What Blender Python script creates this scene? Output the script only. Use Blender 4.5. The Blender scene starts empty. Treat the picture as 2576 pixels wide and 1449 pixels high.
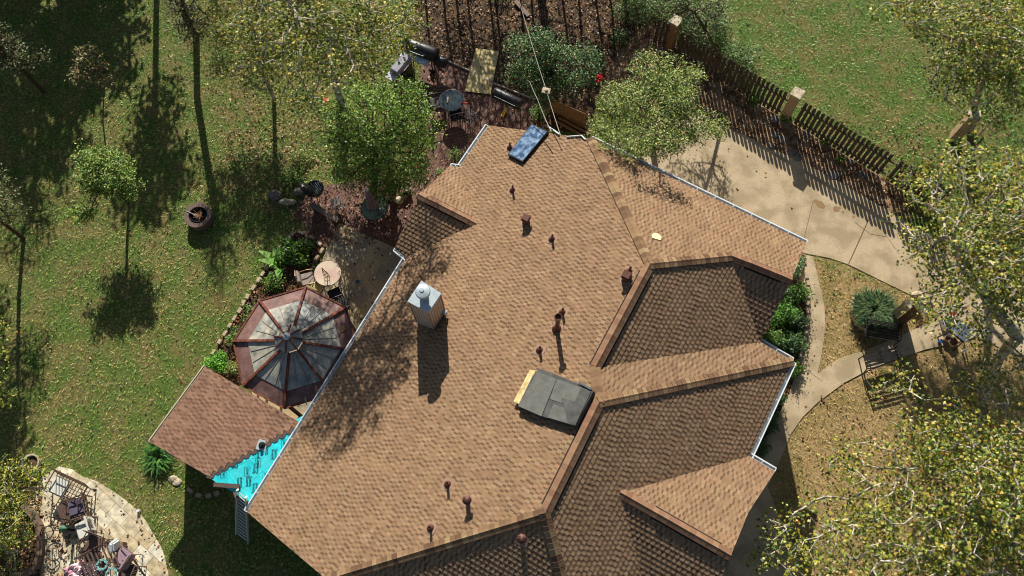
import bpy, bmesh, math, random
import numpy as np
from mathutils import Vector, Matrix
random.seed(7); rng = np.random.default_rng(11)
sc = bpy.context.scene
R = math.radians

# ------------------------------------------------------------------ camera
H = 29.0; FOC = 2206.0; CX, CY = 1288.0, 724.5
T_, R_, YAW = R(19.727), R(2.716), R(58.43)
_X = np.array([1, 0, 0.]); _D = np.array([0, -math.cos(T_), -math.sin(T_)]); _F = np.array([0, math.sin(T_), -math.cos(T_)])
AX = _X*math.cos(R_) + _D*math.sin(R_); AD = -_X*math.sin(R_) + _D*math.cos(R_); AF = _F
CAM = np.array([0, 0, H])
cd = bpy.data.cameras.new("camera"); cam = bpy.data.objects.new("camera", cd); sc.collection.objects.link(cam)
cd.sensor_width = 36; cd.lens = FOC/2576*36; cd.clip_start = 0.5; cd.clip_end = 600
m4 = Matrix(((AX[0], -AD[0], -AF[0], 0), (AX[1], -AD[1], -AF[1], 0), (AX[2], -AD[2], -AF[2], H), (0, 0, 0, 1)))
cam.matrix_world = m4; sc.camera = cam

# ------------------------------------------------------------------ light
SUN_EL, SUN_AZ = R(29.5), R(3.0)      # shadows fall to -Y, swung 3 degrees to +X
sdir = Vector((-math.sin(SUN_AZ)*math.cos(SUN_EL), math.cos(SUN_AZ)*math.cos(SUN_EL), math.sin(SUN_EL)))  # towards the sun
w = bpy.data.worlds.new("World"); sc.world = w; w.use_nodes = True
nt = w.node_tree; bgn = nt.nodes['Background']; sky = nt.nodes.new('ShaderNodeTexSky'); sky.sky_type = 'NISHITA'
sky.sun_disc = False; sky.sun_elevation = SUN_EL; sky.sun_rotation = math.atan2(sdir.x, sdir.y)
nt.links.new(sky.outputs[0], bgn.inputs[0]); bgn.inputs[1].default_value = 0.05
sc.cycles.filter_width = 1.05
sl = bpy.data.lights.new("sun", 'SUN'); sl.energy = 5.0; sl.angle = R(0.5); sl.color = (1, .95, .86)
so = bpy.data.objects.new("sun", sl); sc.collection.objects.link(so); so.location = (0, 30, 40)
so.rotation_euler = sdir.to_track_quat('Z', 'Y').to_euler()
sc.view_settings.view_transform = 'Standard'; sc.view_settings.look = 'None'; sc.view_settings.gamma = 1
sc.view_settings.exposure = 0.56

# ------------------------------------------------------------------ helpers
def gray(px, py): return AX*(px-CX)/FOC + AD*(py-CY)/FOC + AF
def G(px, py, z=0.0):
    d = gray(px, py); return CAM + d*(z-H)/d[2]
def PR(P):
    q = np.atleast_2d(P) - CAM; x, y, z = q@AX, q@AD, q@AF
    return np.stack([CX+FOC*x/z, CY+FOC*y/z], 1)
def ANG(p, q):
    A, B = G(*p), G(*q); return math.atan2(B[1]-A[1], B[0]-A[0])
A3 = np.array([-math.cos(YAW), -math.sin(YAW), 0]); B3 = np.array([math.sin(YAW), -math.cos(YAW), 0])
ANG_A = math.atan2(A3[1], A3[0]); ANG_B = math.atan2(B3[1], B3[0])
def lin(c): c = c/255.; return c/12.92 if c < .04045 else ((c+.055)/1.055)**2.4
def RGB(r, g, b, k=1.0): return (lin(r)*k, lin(g)*k, lin(b)*k)

def tag(o, label=None, cat=None, group=None, kind=None):
    if label: o['label'] = label
    if cat: o['category'] = cat
    if group: o['group'] = group
    if kind: o['kind'] = kind
    return o
def empty(name, loc=(0, 0, 0), rz=0.0, label=None, cat=None, group=None):
    o = bpy.data.objects.new(name, None); sc.collection.objects.link(o); o.location = loc; o.rotation_euler = (0, 0, rz)
    o.empty_display_size = .1
    return tag(o, label, cat, group)
def mk(name, verts, faces, mat, parent=None, cols=None, smooth=False):
    me = bpy.data.meshes.new(name); 
    if isinstance(verts, np.ndarray) and isinstance(faces, np.ndarray):
        n, k = faces.shape
        me.vertices.add(len(verts)); me.vertices.foreach_set('co', verts.astype(np.float32).ravel())
        me.loops.add(n*k); me.loops.foreach_set('vertex_index', faces.astype(np.int32).ravel())
        me.polygons.add(n); me.polygons.foreach_set('loop_start', np.arange(0, n*k, k, dtype=np.int32))
        me.polygons.foreach_set('loop_total', np.full(n, k, dtype=np.int32)); me.update(calc_edges=True)
        if cols is not None:
            at = me.color_attributes.new('Col', 'FLOAT_COLOR', 'CORNER')
            c4 = np.ones((n, k, 4), np.float32); c4[:, :, :3] = np.asarray(cols)[:, None, :]
            at.data.foreach_set('color', c4.ravel())
    else:
        me.from_pydata([tuple(v) for v in verts], [], [tuple(f) for f in faces])
        if cols is not None:
            at = me.color_attributes.new('Col', 'FLOAT_COLOR', 'CORNER'); buf = []
            for p, c in zip(me.polygons, cols):
                buf += list(c[:3]) + [1.0] if False else [x for _ in range(p.loop_total) for x in (c[0], c[1], c[2], 1.0)]
            at.data.foreach_set('color', buf)
    me.materials.append(mat)
    if smooth: me.polygons.foreach_set('use_smooth', [True]*len(me.polygons))
    me.update()
    o = bpy.data.objects.new(name, me); sc.collection.objects.link(o)
    if parent: o.parent = parent
    return o

MATS = {}
def mat(name, col=(.5, .5, .5), rough=.8, var=.25, scale=6., bump=0., metal=0., attr=False, col2=None, scale2=None, spec=.3, trans=0., bscale=None):
    if name in MATS: return MATS[name]
    m = bpy.data.materials.new(name); m.use_nodes = True; n = m.node_tree; L = n.links
    bs = n.nodes['Principled BSDF']; bs.inputs['Roughness'].default_value = rough; bs.inputs['Metallic'].default_value = metal
    bs.inputs['Specular IOR Level'].default_value = spec
    tc = n.nodes.new('ShaderNodeTexCoord')
    geo = n.nodes.new('ShaderNodeNewGeometry')
    no = n.nodes.new('ShaderNodeTexNoise'); no.inputs['Scale'].default_value = scale; no.inputs['Detail'].default_value = 6; no.inputs['Roughness'].default_value = .65
    L.new(geo.outputs['Position'], no.inputs['Vector'])
    if attr:
        at = n.nodes.new('ShaderNodeAttribute'); at.attribute_name = 'Col'; src = at.outputs['Color']
    else:
        rg = n.nodes.new('ShaderNodeRGB'); rg.outputs[0].default_value = (*col, 1); src = rg.outputs[0]
    if col2:
        n2 = n.nodes.new('ShaderNodeTexNoise'); n2.inputs['Scale'].default_value = scale2 or scale*.3; n2.inputs['Detail'].default_value = 5
        L.new(geo.outputs['Position'], n2.inputs['Vector'])
        cr = n.nodes.new('ShaderNodeMapRange'); cr.inputs[1].default_value = .42; cr.inputs[2].default_value = .6
        L.new(n2.outputs[0], cr.inputs[0])
        mx = n.nodes.new('ShaderNodeMix'); mx.data_type = 'RGBA'; L.new(cr.outputs[0], mx.inputs[0]); L.new(src, mx.inputs[6]); mx.inputs[7].default_value = (*col2, 1); src = mx.outputs[2]
    mr = n.nodes.new('ShaderNodeMapRange'); mr.inputs[1].default_value = .3; mr.inputs[2].default_value = .7
    mr.inputs[3].default_value = 1-var; mr.inputs[4].default_value = 1+var; L.new(no.outputs[0], mr.inputs[0])
    vm = n.nodes.new('ShaderNodeVectorMath'); vm.operation = 'SCALE'; L.new(src, vm.inputs[0]); L.new(mr.outputs[0], vm.inputs['Scale'])
    L.new(vm.outputs[0], bs.inputs['Base Color'])
    if bump:
        bn = n.nodes.new('ShaderNodeTexNoise'); bn.inputs['Scale'].default_value = bscale or scale*4; bn.inputs['Detail'].default_value = 4
        L.new(geo.outputs['Position'], bn.inputs['Vector'])
        b = n.nodes.new('ShaderNodeBump'); b.inputs['Strength'].default_value = min(1, bump); b.inputs['Distance'].default_value = .02
        L.new(bn.outputs[0], b.inputs['Height']); L.new(b.outputs[0], bs.inputs['Normal'])
    if trans:
        tr = n.nodes.new('ShaderNodeBsdfTranslucent'); L.new(vm.outputs[0], tr.inputs[0])
        ms = n.nodes.new('ShaderNodeMixShader'); ms.inputs[0].default_value = trans
        L.new(bs.outputs[0], ms.inputs[1]); L.new(tr.outputs[0], ms.inputs[2]); L.new(ms.outputs[0], n.nodes['Material Output'].inputs[0])
    MATS[name] = m; return m

class MB:
    def __init__(s): s.v = []; s.f = []
    def add(s, vs, fs):
        k = len(s.v); s.v += [tuple(x) for x in vs]; s.f += [tuple(i+k for i in f) for f in fs]; return s
    def box(s, c, d, rz=0., M=None):
        hx, hy, hz = d[0]/2, d[1]/2, d[2]/2; vs = []
        for x in (-hx, hx):
            for y in (-hy, hy):
                for z in (-hz, hz):
                    p = Vector((x, y, z)); p = (M @ p) if M else Matrix.Rotation(rz, 3, 'Z') @ p
                    vs.append((p.x+c[0], p.y+c[1], p.z+c[2]))
        return s.add(vs, [(0, 1, 3, 2), (4, 6, 7, 5), (0, 4, 5, 1), (2, 3, 7, 6), (0, 2, 6, 4), (1, 5, 7, 3)])
    def tube(s, pts, r, n=8, cap=True):
        pts = [Vector(p) for p in pts]; rs = r if isinstance(r, (list, tuple)) else [r]*len(pts); rings = []
        for i, p in enumerate(pts):
            d = (pts[min(i+1, len(pts)-1)] - pts[max(i-1, 0)])
            d = d.normalized() if d.length > 1e-9 else Vector((0, 0, 1))
            u = d.orthogonal().normalized() if i == 0 else (u0 - d*u0.dot(d)).normalized()
            u0 = u; v = d.cross(u)
            rings.append([p + (u*math.cos(2*math.pi*k/n)+v*math.sin(2*math.pi*k/n))*rs[i] for k in range(n)])
        vs = [q for rg in rings for q in rg]; fs = []
        for i in range(len(pts)-1):
            for k in range(n): fs.append((i*n+k, i*n+(k+1) % n, (i+1)*n+(k+1) % n, (i+1)*n+k))
        if cap: fs += [tuple(range(n))[::-1], tuple((len(pts)-1)*n+k for k in range(n))]
        return s.add(vs, fs)
    def bar(s, p, q, w_, h_=None):
        p, q = Vector(p), Vector(q); d = q-p; L = d.length; X = d.normalized()
        up = Vector((0, 0, 1)) if abs(X.z) < .95 else Vector((1, 0, 0))
        Y = up.cross(X).normalized(); Z = X.cross(Y); M = Matrix((X, Y, Z)).transposed()
        return s.box((p+q)/2, (L, w_, h_ or w_), M=M)
    def lathe(s, prof, n=24, c=(0, 0, 0), ox=1., M=None):
        vs = []
        for r, z in prof:
            for k in range(n):
                p = Vector((r*math.cos(2*math.pi*k/n)*ox, r*math.sin(2*math.pi*k/n), z))
                if M: p = M @ p
                vs.append((p.x+c[0], p.y+c[1], p.z+c[2]))
        fs = [(i*n+k, i*n+(k+1) % n, (i+1)*n+(k+1) % n, (i+1)*n+k) for i in range(len(prof)-1) for k in range(n)]
        if prof[0][0] > 1e-4: fs.append(tuple(range(n))[::-1])
        if prof[-1][0] > 1e-4: fs.append(tuple((len(prof)-1)*n+k for k in range(n)))
        return s.add(vs, fs)
    def prism(s, poly, z0, z1):
        n = len(poly); ar = sum(poly[i][0]*poly[(i+1) % n][1]-poly[(i+1) % n][0]*poly[i][1] for i in range(n))
        if ar < 0: poly = poly[::-1]
        zb = z0 if isinstance(z0, (list, tuple)) else [z0]*n; zt = z1 if isinstance(z1, (list, tuple)) else [z1]*n
        vs = [(p[0], p[1], zb[i]) for i, p in enumerate(poly)]+[(p[0], p[1], zt[i]) for i, p in enumerate(poly)]
        return s.add(vs, [tuple(range(n))[::-1], tuple(range(n, 2*n))]+[(i, (i+1) % n, n+(i+1) % n, n+i) for i in range(n)])
    def build(s, name, m, parent=None, bevel=0, smooth=False, label=None):
        o = mk(name, s.v, s.f, m, parent)
        bm = bmesh.new(); bm.from_mesh(o.data)
        bmesh.ops.recalc_face_normals(bm, faces=bm.faces)
        if bevel: bmesh.ops.bevel(bm, geom=[e for e in bm.edges if e.calc_face_angle(0) > .6], offset=bevel, segments=2, affect='EDGES', clamp_overlap=True)
        bm.to_mesh(o.data); bm.free()
        if smooth:
            for p in o.data.polygons: p.use_smooth = True
            try: o.data.set_sharp_from_angle(angle=R(40))
            except Exception: pass
        if label: o['label'] = label
        return o
def copy_tree(o, parent=None):
    c = o.copy(); sc.collection.objects.link(c)
    if parent: c.parent = parent
    for ch in list(o.children): copy_tree(ch, c)
    return c

def sheet(name, pts, z, m, kind='structure', thick=0.0, label=None, cat=None):
    P = [G(x, y, 0) for x, y in pts]
    mb = MB().prism([(p[0], p[1]) for p in P], z-max(thick, .05), z); o = mb.build(name, m)
    return tag(o, label, cat, None, kind)
def smooth_poly(pts, it=2):
    for _ in range(it):
        q = []
        for i in range(len(pts)):
            a, b = pts[i], pts[(i+1) % len(pts)]
            q += [(a[0]*.75+b[0]*.25, a[1]*.75+b[1]*.25), (a[0]*.25+b[0]*.75, a[1]*.25+b[1]*.75)]
        pts = q
    return pts
def inpoly(P, poly):
    x, y = P[:, 0], P[:, 1]; r = np.zeros(len(P), bool); n = len(poly)
    for i in range(n):
        x0, y0 = poly[i]; x1, y1 = poly[(i+1) % n]
        if y0 == y1: continue
        c = ((y0 > y) != (y1 > y)) & (x < (x1-x0)*(y-y0)/(y1-y0)+x0); r ^= c
    return r

# ------------------------------------------------------------------ the ground and what is laid on it
g_m = mat('lawn_soil', RGB(84, 102, 42), .95, .45, 9., 1., col2=RGB(112, 104, 60), scale2=1.3)
GS = 140; gm = MB(); gm.prism([(-GS, -GS), (GS, -GS), (GS, GS), (-GS, GS)], -.5, 0.0)
tag(gm.build('ground', g_m), kind='structure')

DRIVE = [(1500, 400), (1560, 335), (1640, 300), (1770, 290), (1935, 372), (2010, 405), (2110, 458), (2240, 535), (2420, 640), (2576, 700), (2900, 820), (2900, 1080), (2640, 930), (2440, 842), (2292, 743), (2252, 724), (2134, 666), (2087, 650), (2031, 639), (1900, 600)]
WALK = [(2026, 642), (2044, 646), (2063, 724), (2072, 765), (2075, 800), (2073, 850), (2065, 897), (2057, 940), (2107, 904), (2137, 893), (2172, 884), (2232, 858), (2302, 828), (2326, 880), (2250, 905), (2192, 927), (2122, 964), (2057, 1012), (2019, 1049), (1989, 1092), (1947, 1192), (1915, 1260), (1880, 1330), (1850, 1500), (1700, 1500), (1800, 1300), (1880, 1180), (1955, 1050), (1985, 990), (2006, 925), (2019, 864), (2029, 794), (2021, 724)]
WALK2 = [(2302, 828), (2352, 806), (2470, 800), (2450, 850), (2380, 868), (2326, 880)]
STEP = [(1850, 1300), (1925, 1215), (1975, 1340), (2010, 1420), (2010, 1500), (1820, 1500)]
BRICK = [(1062, 158), (1106, 145), (1179, 177), (1241, 210), (1345, 250), (1360, 330), (1229, 330), (1160, 430), (1065, 500), (1012, 640), (996, 625), (920, 590), (851, 560), (838, 600), (806, 640), (782, 622), (762, 598), (772, 572), (740, 540), (760, 500), (800, 470), (900, 455), (1020, 455), (1090, 360), (1050, 240)]
PATIO = [(851, 560), (996, 625), (1060, 652), (900, 1000), (740, 1060), (640, 1000), (620, 960), (700, 780), (770, 712), (800, 690), (815, 645), (838, 600)]
STONE = [(150, 1174), (180, 1180), (207, 1199), (240, 1209), (282, 1234), (318, 1260), (347, 1284), (368, 1312), (385, 1342), (400, 1366), (410, 1387), (420, 1420), (425, 1449), (430, 1560), (100, 1560), (103, 1449), (107, 1390), (106, 1337), (97, 1312), (80, 1290), (55, 1269), (70, 1230), (115, 1195)]
BED1 = [(744, 585), (774, 595), (814, 625), (794, 655), (770, 700), (715, 770), (650, 860), (625, 960), (560, 985), (520, 925), (560, 850), (600, 790), (649, 712), (690, 640)]
BEDR = [(2031, 640), (2021, 724), (2029, 794), (2019, 864), (2006, 925), (1985, 990), (1955, 1050), (1880, 1180), (1850, 1150), (1960, 900), (1880, 860), (1960, 720), (2000, 640)]
BEDF = [(1480, 250), (1500, 60), (1640, 40), (1700, 110), (1830, 190), (1880, 240), (2000, 310), (2120, 385), (2255, 465), (2300, 560), (2240, 535), (2110, 458), (2010, 405), (1935, 372), (1770, 290), (1640, 300)]
BEDT = [(1050, -60), (1640, -60), (1640, 40), (1560, 120), (1500, 250), (1480, 340), (1345, 320), (1345, 250), (1241, 210), (1179, 177), (1106, 145), (1062, 158), (1040, 120)]

conc = mat('concrete', RGB(190, 170, 138, .95), .85, .22, 26., .5, col2=RGB(160, 142, 112), scale2=1.3, bscale=70)
concd = mat('dark_concrete', RGB(146, 136, 116), .85, .25, 14., .3, col2=RGB(182, 160, 122), scale2=1.1, bscale=80)
def brickmat(name, c1, c2, cm, sx, sy, rot, mort=.02, var=.3, bump=.4):
    m = bpy.data.materials.new(name); m.use_nodes = True; n = m.node_tree; L = n.links; bs = n.nodes['Principled BSDF']; bs.inputs['Roughness'].default_value = .85
    geo = n.nodes.new('ShaderNodeNewGeometry'); mp = n.nodes.new('ShaderNodeMapping'); mp.inputs['Rotation'].default_value = (0, 0, rot)
    L.new(geo.outputs['Position'], mp.inputs[0]); br = n.nodes.new('ShaderNodeTexBrick'); L.new(mp.outputs[0], br.inputs[0])
    br.inputs['Scale'].default_value = 1; br.inputs['Brick Width'].default_value = sx; br.inputs['Row Height'].default_value = sy
    br.inputs['Mortar Size'].default_value = mort; br.inputs['Color1'].default_value = (*c1, 1); br.inputs['Color2'].default_value = (*c2, 1); br.inputs['Mortar'].default_value = (*cm, 1)
    no = n.nodes.new('ShaderNodeTexNoise'); no.inputs['Scale'].default_value = 5; no.inputs['Detail'].default_value = 7; L.new(geo.outputs['Position'], no.inputs[0])
    mr = n.nodes.new('ShaderNodeMapRange'); mr.inputs[1].default_value = .3; mr.inputs[2].default_value = .7; mr.inputs[3].default_value = 1-var; mr.inputs[4].default_value = 1+var; L.new(no.outputs[0], mr.inputs[0])
    vm = n.nodes.new('ShaderNodeVectorMath'); vm.operation = 'SCALE'; L.new(br.outputs[0], vm.inputs[0]); L.new(mr.outputs[0], vm.inputs['Scale']); L.new(vm.outputs[0], bs.inputs[0])
    b = n.nodes.new('ShaderNodeBump'); b.inputs['Strength'].default_value = bump; b.inputs['Distance'].default_value = .01; b.invert = True
    L.new(br.outputs['Fac'], b.inputs['Height']); L.new(b.outputs[0], bs.inputs['Normal']); return m
brick_m = brickmat('red_brick_paving', RGB(134, 92, 76), RGB(106, 70, 60), RGB(84, 64, 54), .2, .1, -ANG_A)
stone_m = brickmat('pale_stone_paving', RGB(214, 206, 182), RGB(184, 166, 130), RGB(140, 122, 92), .62, .41, -ANG_B+.15, .008, .38)
mulch = mat('dark_mulch', RGB(66, 52, 40), .95, .5, 20., 1., col2=RGB(98, 78, 54), scale2=3.)

sheet('dry_lawn', [(2031, 630), (2087, 640), (2252, 714), (2440, 830), (2640, 920), (2900, 1070), (2900, 1750), (1820, 1750), (1840, 1180), (1990, 760)], .004, mat('dry_soil', RGB(158, 132, 92), .95, .4, 9., 1., col2=RGB(136, 118, 74), scale2=1.3))
sheet('driveway', DRIVE, .03, conc); sheet('sidewalk', WALK, .036, conc); sheet('sidewalk', WALK2, .042, conc); sheet('pavement', STEP, .05, conc)
sheet('brick_patio', BRICK, .02, brick_m); sheet('concrete_patio', PATIO, .026, concd); sheet('stone_patio', STONE, .04, stone_m)
for i_, b_ in enumerate((BED1, BEDR, BEDF, BEDT)): sheet('planting_bed', b_, (.012, .012, .008, .015)[i_], mulch if i_ != 2 else mat('leafy_soil', RGB(164, 138, 108), .95, .4, 16., 1., col2=RGB(104, 80, 56), scale2=3.))
# joints in the driveway: thin dark strips lying in the slab
jm = mat('joint_filler', RGB(110, 92, 66), .9, .3, 30)
mb = MB()
for p, q, w_ in (((2187, 547), (2134, 664), .03), ((2045, 505), (2022, 600), .012), ((2020, 925), (2068, 960), .014)):
    P, Q = G(*p), G(*q); mb.bar((P[0], P[1], .032), (Q[0], Q[1], .032), w_, .014)
for pts in ([(2150, 560), (2190, 590), (2230, 596), (2262, 640)],):
    for p, q in zip(pts[:-1], pts[1:]): P, Q = G(*p), G(*q); mb.bar((P[0], P[1], .032), (Q[0], Q[1], .032), .006, .01)
tag(mb.build('driveway_joint', jm), kind='structure')
# oil stains as flat discs soaked in the slab
st = mat('oil_stain', RGB(140, 112, 76), .8, .2, 30); mb = MB()
for x, y, r in ((2052, 508, .09), (2062, 515, .14), (2068, 520, .1), (2103, 527, .12), (2112, 524, .05), (2120, 535, .05), (2147, 546, .05)):
    P = G(x, y); mb.lathe([(r*.98, .0), (r, .0315+.0008*r*10)], 14, (P[0], P[1], 0))
tag(mb.build('driveway_stain', st), kind='structure')

# ------------------------------------------------------------------ the house
def rayp(px, P):
    n, d = P; g = gray(*px); return CAM + g*((d-n@CAM)/(n@g))
RV = dict(E5a=(1487, 350, 4.624), R0=(1635, 665, 6.498), R1=(1497, 925, 6.462), R1b=(1492, 945, 6.52), R2=(1507, 1012, 6.742), R3=(1370, 1292, 6.76),
    Hb=(822, 1458, 4.431), Kw=(1197, 563, 3.515), Gb=(1229, 316, 2.657), Ga=(1156, 422, 2.602), G0=(1024, 647, 2.645), G1=(622, 1288, 2.598),
    E5b=(2028, 612, 4.46), V1=(1840, 645, 5.518), V2=(1990, 705, 5.39), c1=(1912, 861, 4.489), c2=(1993, 909, 4.366), c3=(1883, 1148, 4.415),
    c4=(1949, 1187, 4.406), K=(1562, 1240, 5.936), W9e=(1838, 1398, 5.851), B1=(1622, 1560, 4.886), B2=(1446, 1560, 5.78), W9m=(1882, 1290, 5.184),
    B3=(1790, 1500, 5.402), Kt=(1055, 491, 3.474), Ua=(1131, 418, 2.653), La=(994, 622, 2.678), H2=(1020, 1600, 4.361))
V = {k_: G(*p_) for k_, p_ in RV.items()}
def ABp(a, b, z=0): q = A3*a+B3*b; return np.array([q[0], q[1], z])
V['Vb'] = ABp(-.6, 3.6, 4.4); V['Hc'] = ABp(2.2, 3.6, 4.4); V['Gc'] = ABp(-.6, 4.25, 4.4)
def polyn(P):
    c = P.mean(0); u, s_, vt = np.linalg.svd(P-c); n = vt[2]; return n*np.sign(n[2]), c
def planeof(*ks):
    n, c = polyn(np.array([V[k] for k in ks])); return n, n@c
P1 = planeof('Gb', 'E5a', 'R0', 'R1', 'R2', 'R3', 'Hb', 'G1', 'G0'); P5 = planeof('E5a', 'E5b', 'V2', 'V1', 'R0')
def mvc(P2, Q):
    # mean value coordinates of points Q in polygon P2
    n = len(P2); W = np.zeros((len(Q), n)); d = P2[None]-Q[:, None]; r = np.linalg.norm(d, axis=2)+1e-9
    for i in range(n):
        j = (i+1) % n; cr = d[:, i, 0]*d[:, j, 1]-d[:, i, 1]*d[:, j, 0]; dt = (d[:, i]*d[:, j]).sum(1)
        t = cr/(r[:, i]*r[:, j]+dt+1e-9)
        W[:, i] += t/r[:, i]; W[:, j] += t/r[:, j]
    return W/(W.sum(1, keepdims=True)+1e-12)
def clip_rect(poly, u0, u1, v0, v1):
    for ax, val, sg in ((0, u0, 1), (0, u1, -1), (1, v0, 1), (1, v1, -1)):
        out = []
        for i in range(len(poly)):
            a, b = poly[i], poly[(i+1) % len(poly)]; ia = (a[ax]-val)*sg >= -1e-9; ib = (b[ax]-val)*sg >= -1e-9
            if ia: out.append(a)
            if ia != ib:
                t = (val-a[ax])/(b[ax]-a[ax]); out.append((a[0]+(b[0]-a[0])*t, a[1]+(b[1]-a[1])*t))
        poly = out
        if len(poly) < 3: return []
    return poly
TAB = [RGB(150, 124, 94), RGB(147, 120, 90), RGB(156, 130, 100), RGB(152, 121, 93), RGB(143, 115, 87)]
GAP = [RGB(114, 88, 69), RGB(122, 94, 73), RGB(107, 82, 64), RGB(129, 101, 79)]
FLAT = [RGB(140, 110, 84), RGB(134, 104, 79), RGB(145, 115, 88)]
shm = mat('asphalt_shingle', rough=.92, var=.13, scale=1.7, bump=.35, attr=True, bscale=160, spec=.15)
slab_m = mat('roof_deck', RGB(120, 92, 66), .8, .1, 8)
def shingles(keys, cdir, parent, pal=(TAB, GAP, FLAT), ex=.137, label=None, dark=False):
    P = np.array([V[k] if isinstance(k, str) else k for k in keys]); n, c = polyn(P)
    e = np.array(cdir, float); e -= n*(e@n); e /= np.linalg.norm(e); s = np.cross(n, e)
    if s[2] < 0: s = -s
    Q = np.stack([(P-c)@e, (P-c)@s], 1); res = (P-c)@n
    poly = [tuple(q) for q in Q]; u0, u1, v0, v1 = Q[:, 0].min(), Q[:, 0].max(), Q[:, 1].min(), Q[:, 1].max()
    uv, hh, fs, cols = [], [], [], []
    v = v0; row = 0
    while v < v1:
        ub_ = u0-.3+(row % 2)*.07+(row//2 % 3)*.021+random.uniform(-.014, .014); u = ub_; tabn = True; kk = 0
        while u < u1:
            kk += 1; nxt = ub_+(kk//2)*.14+(.084 if kk % 2 else 0.)+random.uniform(-.009, .009); wd = nxt-u
            cell = clip_rect(poly, u, u+wd, v, v+ex+.0)
            if len(cell) >= 3:
                ar = abs(sum(cell[i][0]*cell[(i+1) % len(cell)][1]-cell[(i+1) % len(cell)][0]*cell[i][1] for i in range(len(cell))))/2
                if ar > 2e-5:
                    k = len(uv); m = len(cell); base = .024 if tabn else .017
                    pal_ = pal[0] if tabn else (pal[1] if random.random() < .8 else pal[2]); col = np.array(random.choice(pal_))*random.uniform(.94, 1.06)
                    A = sum(cell[i][0]*cell[(i+1) % m][1]-cell[(i+1) % m][0]*cell[i][1] for i in range(m))
                    if A < 0: cell = cell[::-1]
                    uv += cell*2; hh += [base*(1-.75*(q[1]-v)/ex)+.004 for q in cell]+[-.01]*m
                    fs.append(tuple(range(k, k+m))); cols.append(col)
                    for i in range(m):
                        j = (i+1) % m; fs.append((k+i, k+m+i, k+m+j, k+j)); cols.append(col*.85)
            u += wd; tabn = not tabn
        v += ex; row += 1
    uv = np.array(uv); hh = np.array(hh)
    cen = Q.mean(0); q2 = cen+(uv-cen)*.9995
    Wt = mvc(Q, q2); dz = Wt@res; dz = np.clip(np.nan_to_num(dz), res.min()-.02, res.max()+.02)
    X = c+uv[:, :1]*e+uv[:, 1:]*s+(hh+dz)[:, None]*n
    # deck slab under the shingles
    k = len(X); m = len(P); Xt = np.concatenate([X, P-n*.004, P-np.array([0, 0, .16])])
    ring = list(range(k, k+m)); 
    from mathutils.geometry import tessellate_polygon
    tri = tessellate_polygon([[Vector(p) for p in P]])
    for t in tri: fs.append((k+m+t[2], k+m+t[1], k+m+t[0])); cols.append((.3, .25, .2))
    for i in range(m): j = (i+1) % m; fs.append((k+i, k+m+i, k+m+j, k+j)); cols.append((.13, .085, .055))
    return tag(mk('roof_slope', Xt, fs, shm, parent, cols), label)
CAPC = [RGB(138, 110, 82), RGB(146, 118, 88), RGB(120, 93, 70), RGB(130, 102, 77), RGB(108, 83, 64), RGB(152, 128, 96)]
CAPD = [RGB(140, 106, 82), RGB(144, 110, 86), RGB(132, 99, 77), RGB(146, 115, 89)]
capm = mat('ridge_shingle', rough=.92, var=.12, scale=3, bump=.35, attr=True, bscale=150, spec=.15)
ventm = mat('black_vent_plastic', RGB(28, 26, 26), .6, .1, 10)
def ridge(p0, p1, nl, nr, parent, wd=.15, ex=.15, lift=.048, pal=CAPC, vent=None):
    """overlapping cap shingles from p0 to p1, folded over the line; nl and nr are the normals of the two slopes"""
    p0 = np.array(V[p0] if isinstance(p0, str) else p0); p1 = np.array(V[p1] if isinstance(p1, str) else p1)
    t = (p1-p0); L = np.linalg.norm(t); t /= L
    dl = np.cross(nl, t); dr = np.cross(nr, t)
    if dl[2] > 0 or abs(dl[2]) < 1e-3 and dl@nr > 0: dl = -dl
    if dr[2] > 0: dr = -dr
    if dl@dr > .2: dr = -dr
    up = (nl+nr); up /= np.linalg.norm(up)
    vs, fs, cols = [], [], []; x = 0.
    while x < L:
        lf = lift+.0
        if vent and vent[0] < x/L < vent[1]: lf = lift+.02
        a = x-.03; b = min(x+ex*random.uniform(.9, 1.15), L+.02); k = len(vs); col = np.array(random.choice(pal))*random.uniform(.9, 1.1)
        for xx, h in ((a, lf+.022), (b, lf+.006)):
            for q in (dl*wd, dl*wd*.35, 0*dl, dr*wd*.35, dr*wd):
                hh = h+(0 if np.allclose(q, 0) else -.006 if np.linalg.norm(q) < wd*.5 else -.004)
                vs.append(p0+t*xx+q+up*hh)
            for q in (dl*wd, dr*wd): vs.append(p0+t*xx+q-up*.01)
        for i in range(4): fs.append((k+i, k+i+1, k+8+i, k+7+i)); cols.append(col)
        fs += [(k, k+7, k+12, k+5), (k+4, k+6, k+13, k+11), (k, k+5, k+2), (k, k+1, k+2), (k+2, k+3, k+4), (k+2, k+5, k+6, k+4)]; cols += [col*.7]*6
        x = b
    o = mk('ridge_cap', np.array(vs), fs, capm, parent, cols)
    if vent:
        mb = MB(); q0 = p0+t*L*vent[0]; q1 = p0+t*L*vent[1]
        for d_, s_ in ((dl, 1), (dr, -1)):
            a0 = q0+d_*(wd+.015)+up*.012; a1 = q1+d_*(wd+.015)+up*.012; mb.bar(a0, a1, .04, .05)
        mb.build('ridge_vent', ventm, o)
    return o
def nrm(*ks): return polyn(np.array([V[k] if isinstance(k, str) else k for k in ks]))[0]

house = empty('house', G(1450, 900, 0), 0, 'large tan shingled house with many hips, valleys and white gutters', 'house')
hl = Vector(house.location)
def under(o):   # parent to the house keeping world place
    o.parent = house; o.matrix_parent_inverse = Matrix.Translation(-hl); return o
class HP:  # parts are built in world coordinates and hung on the house
    pass
hroot = None
def hp(o): return under(o)

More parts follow.
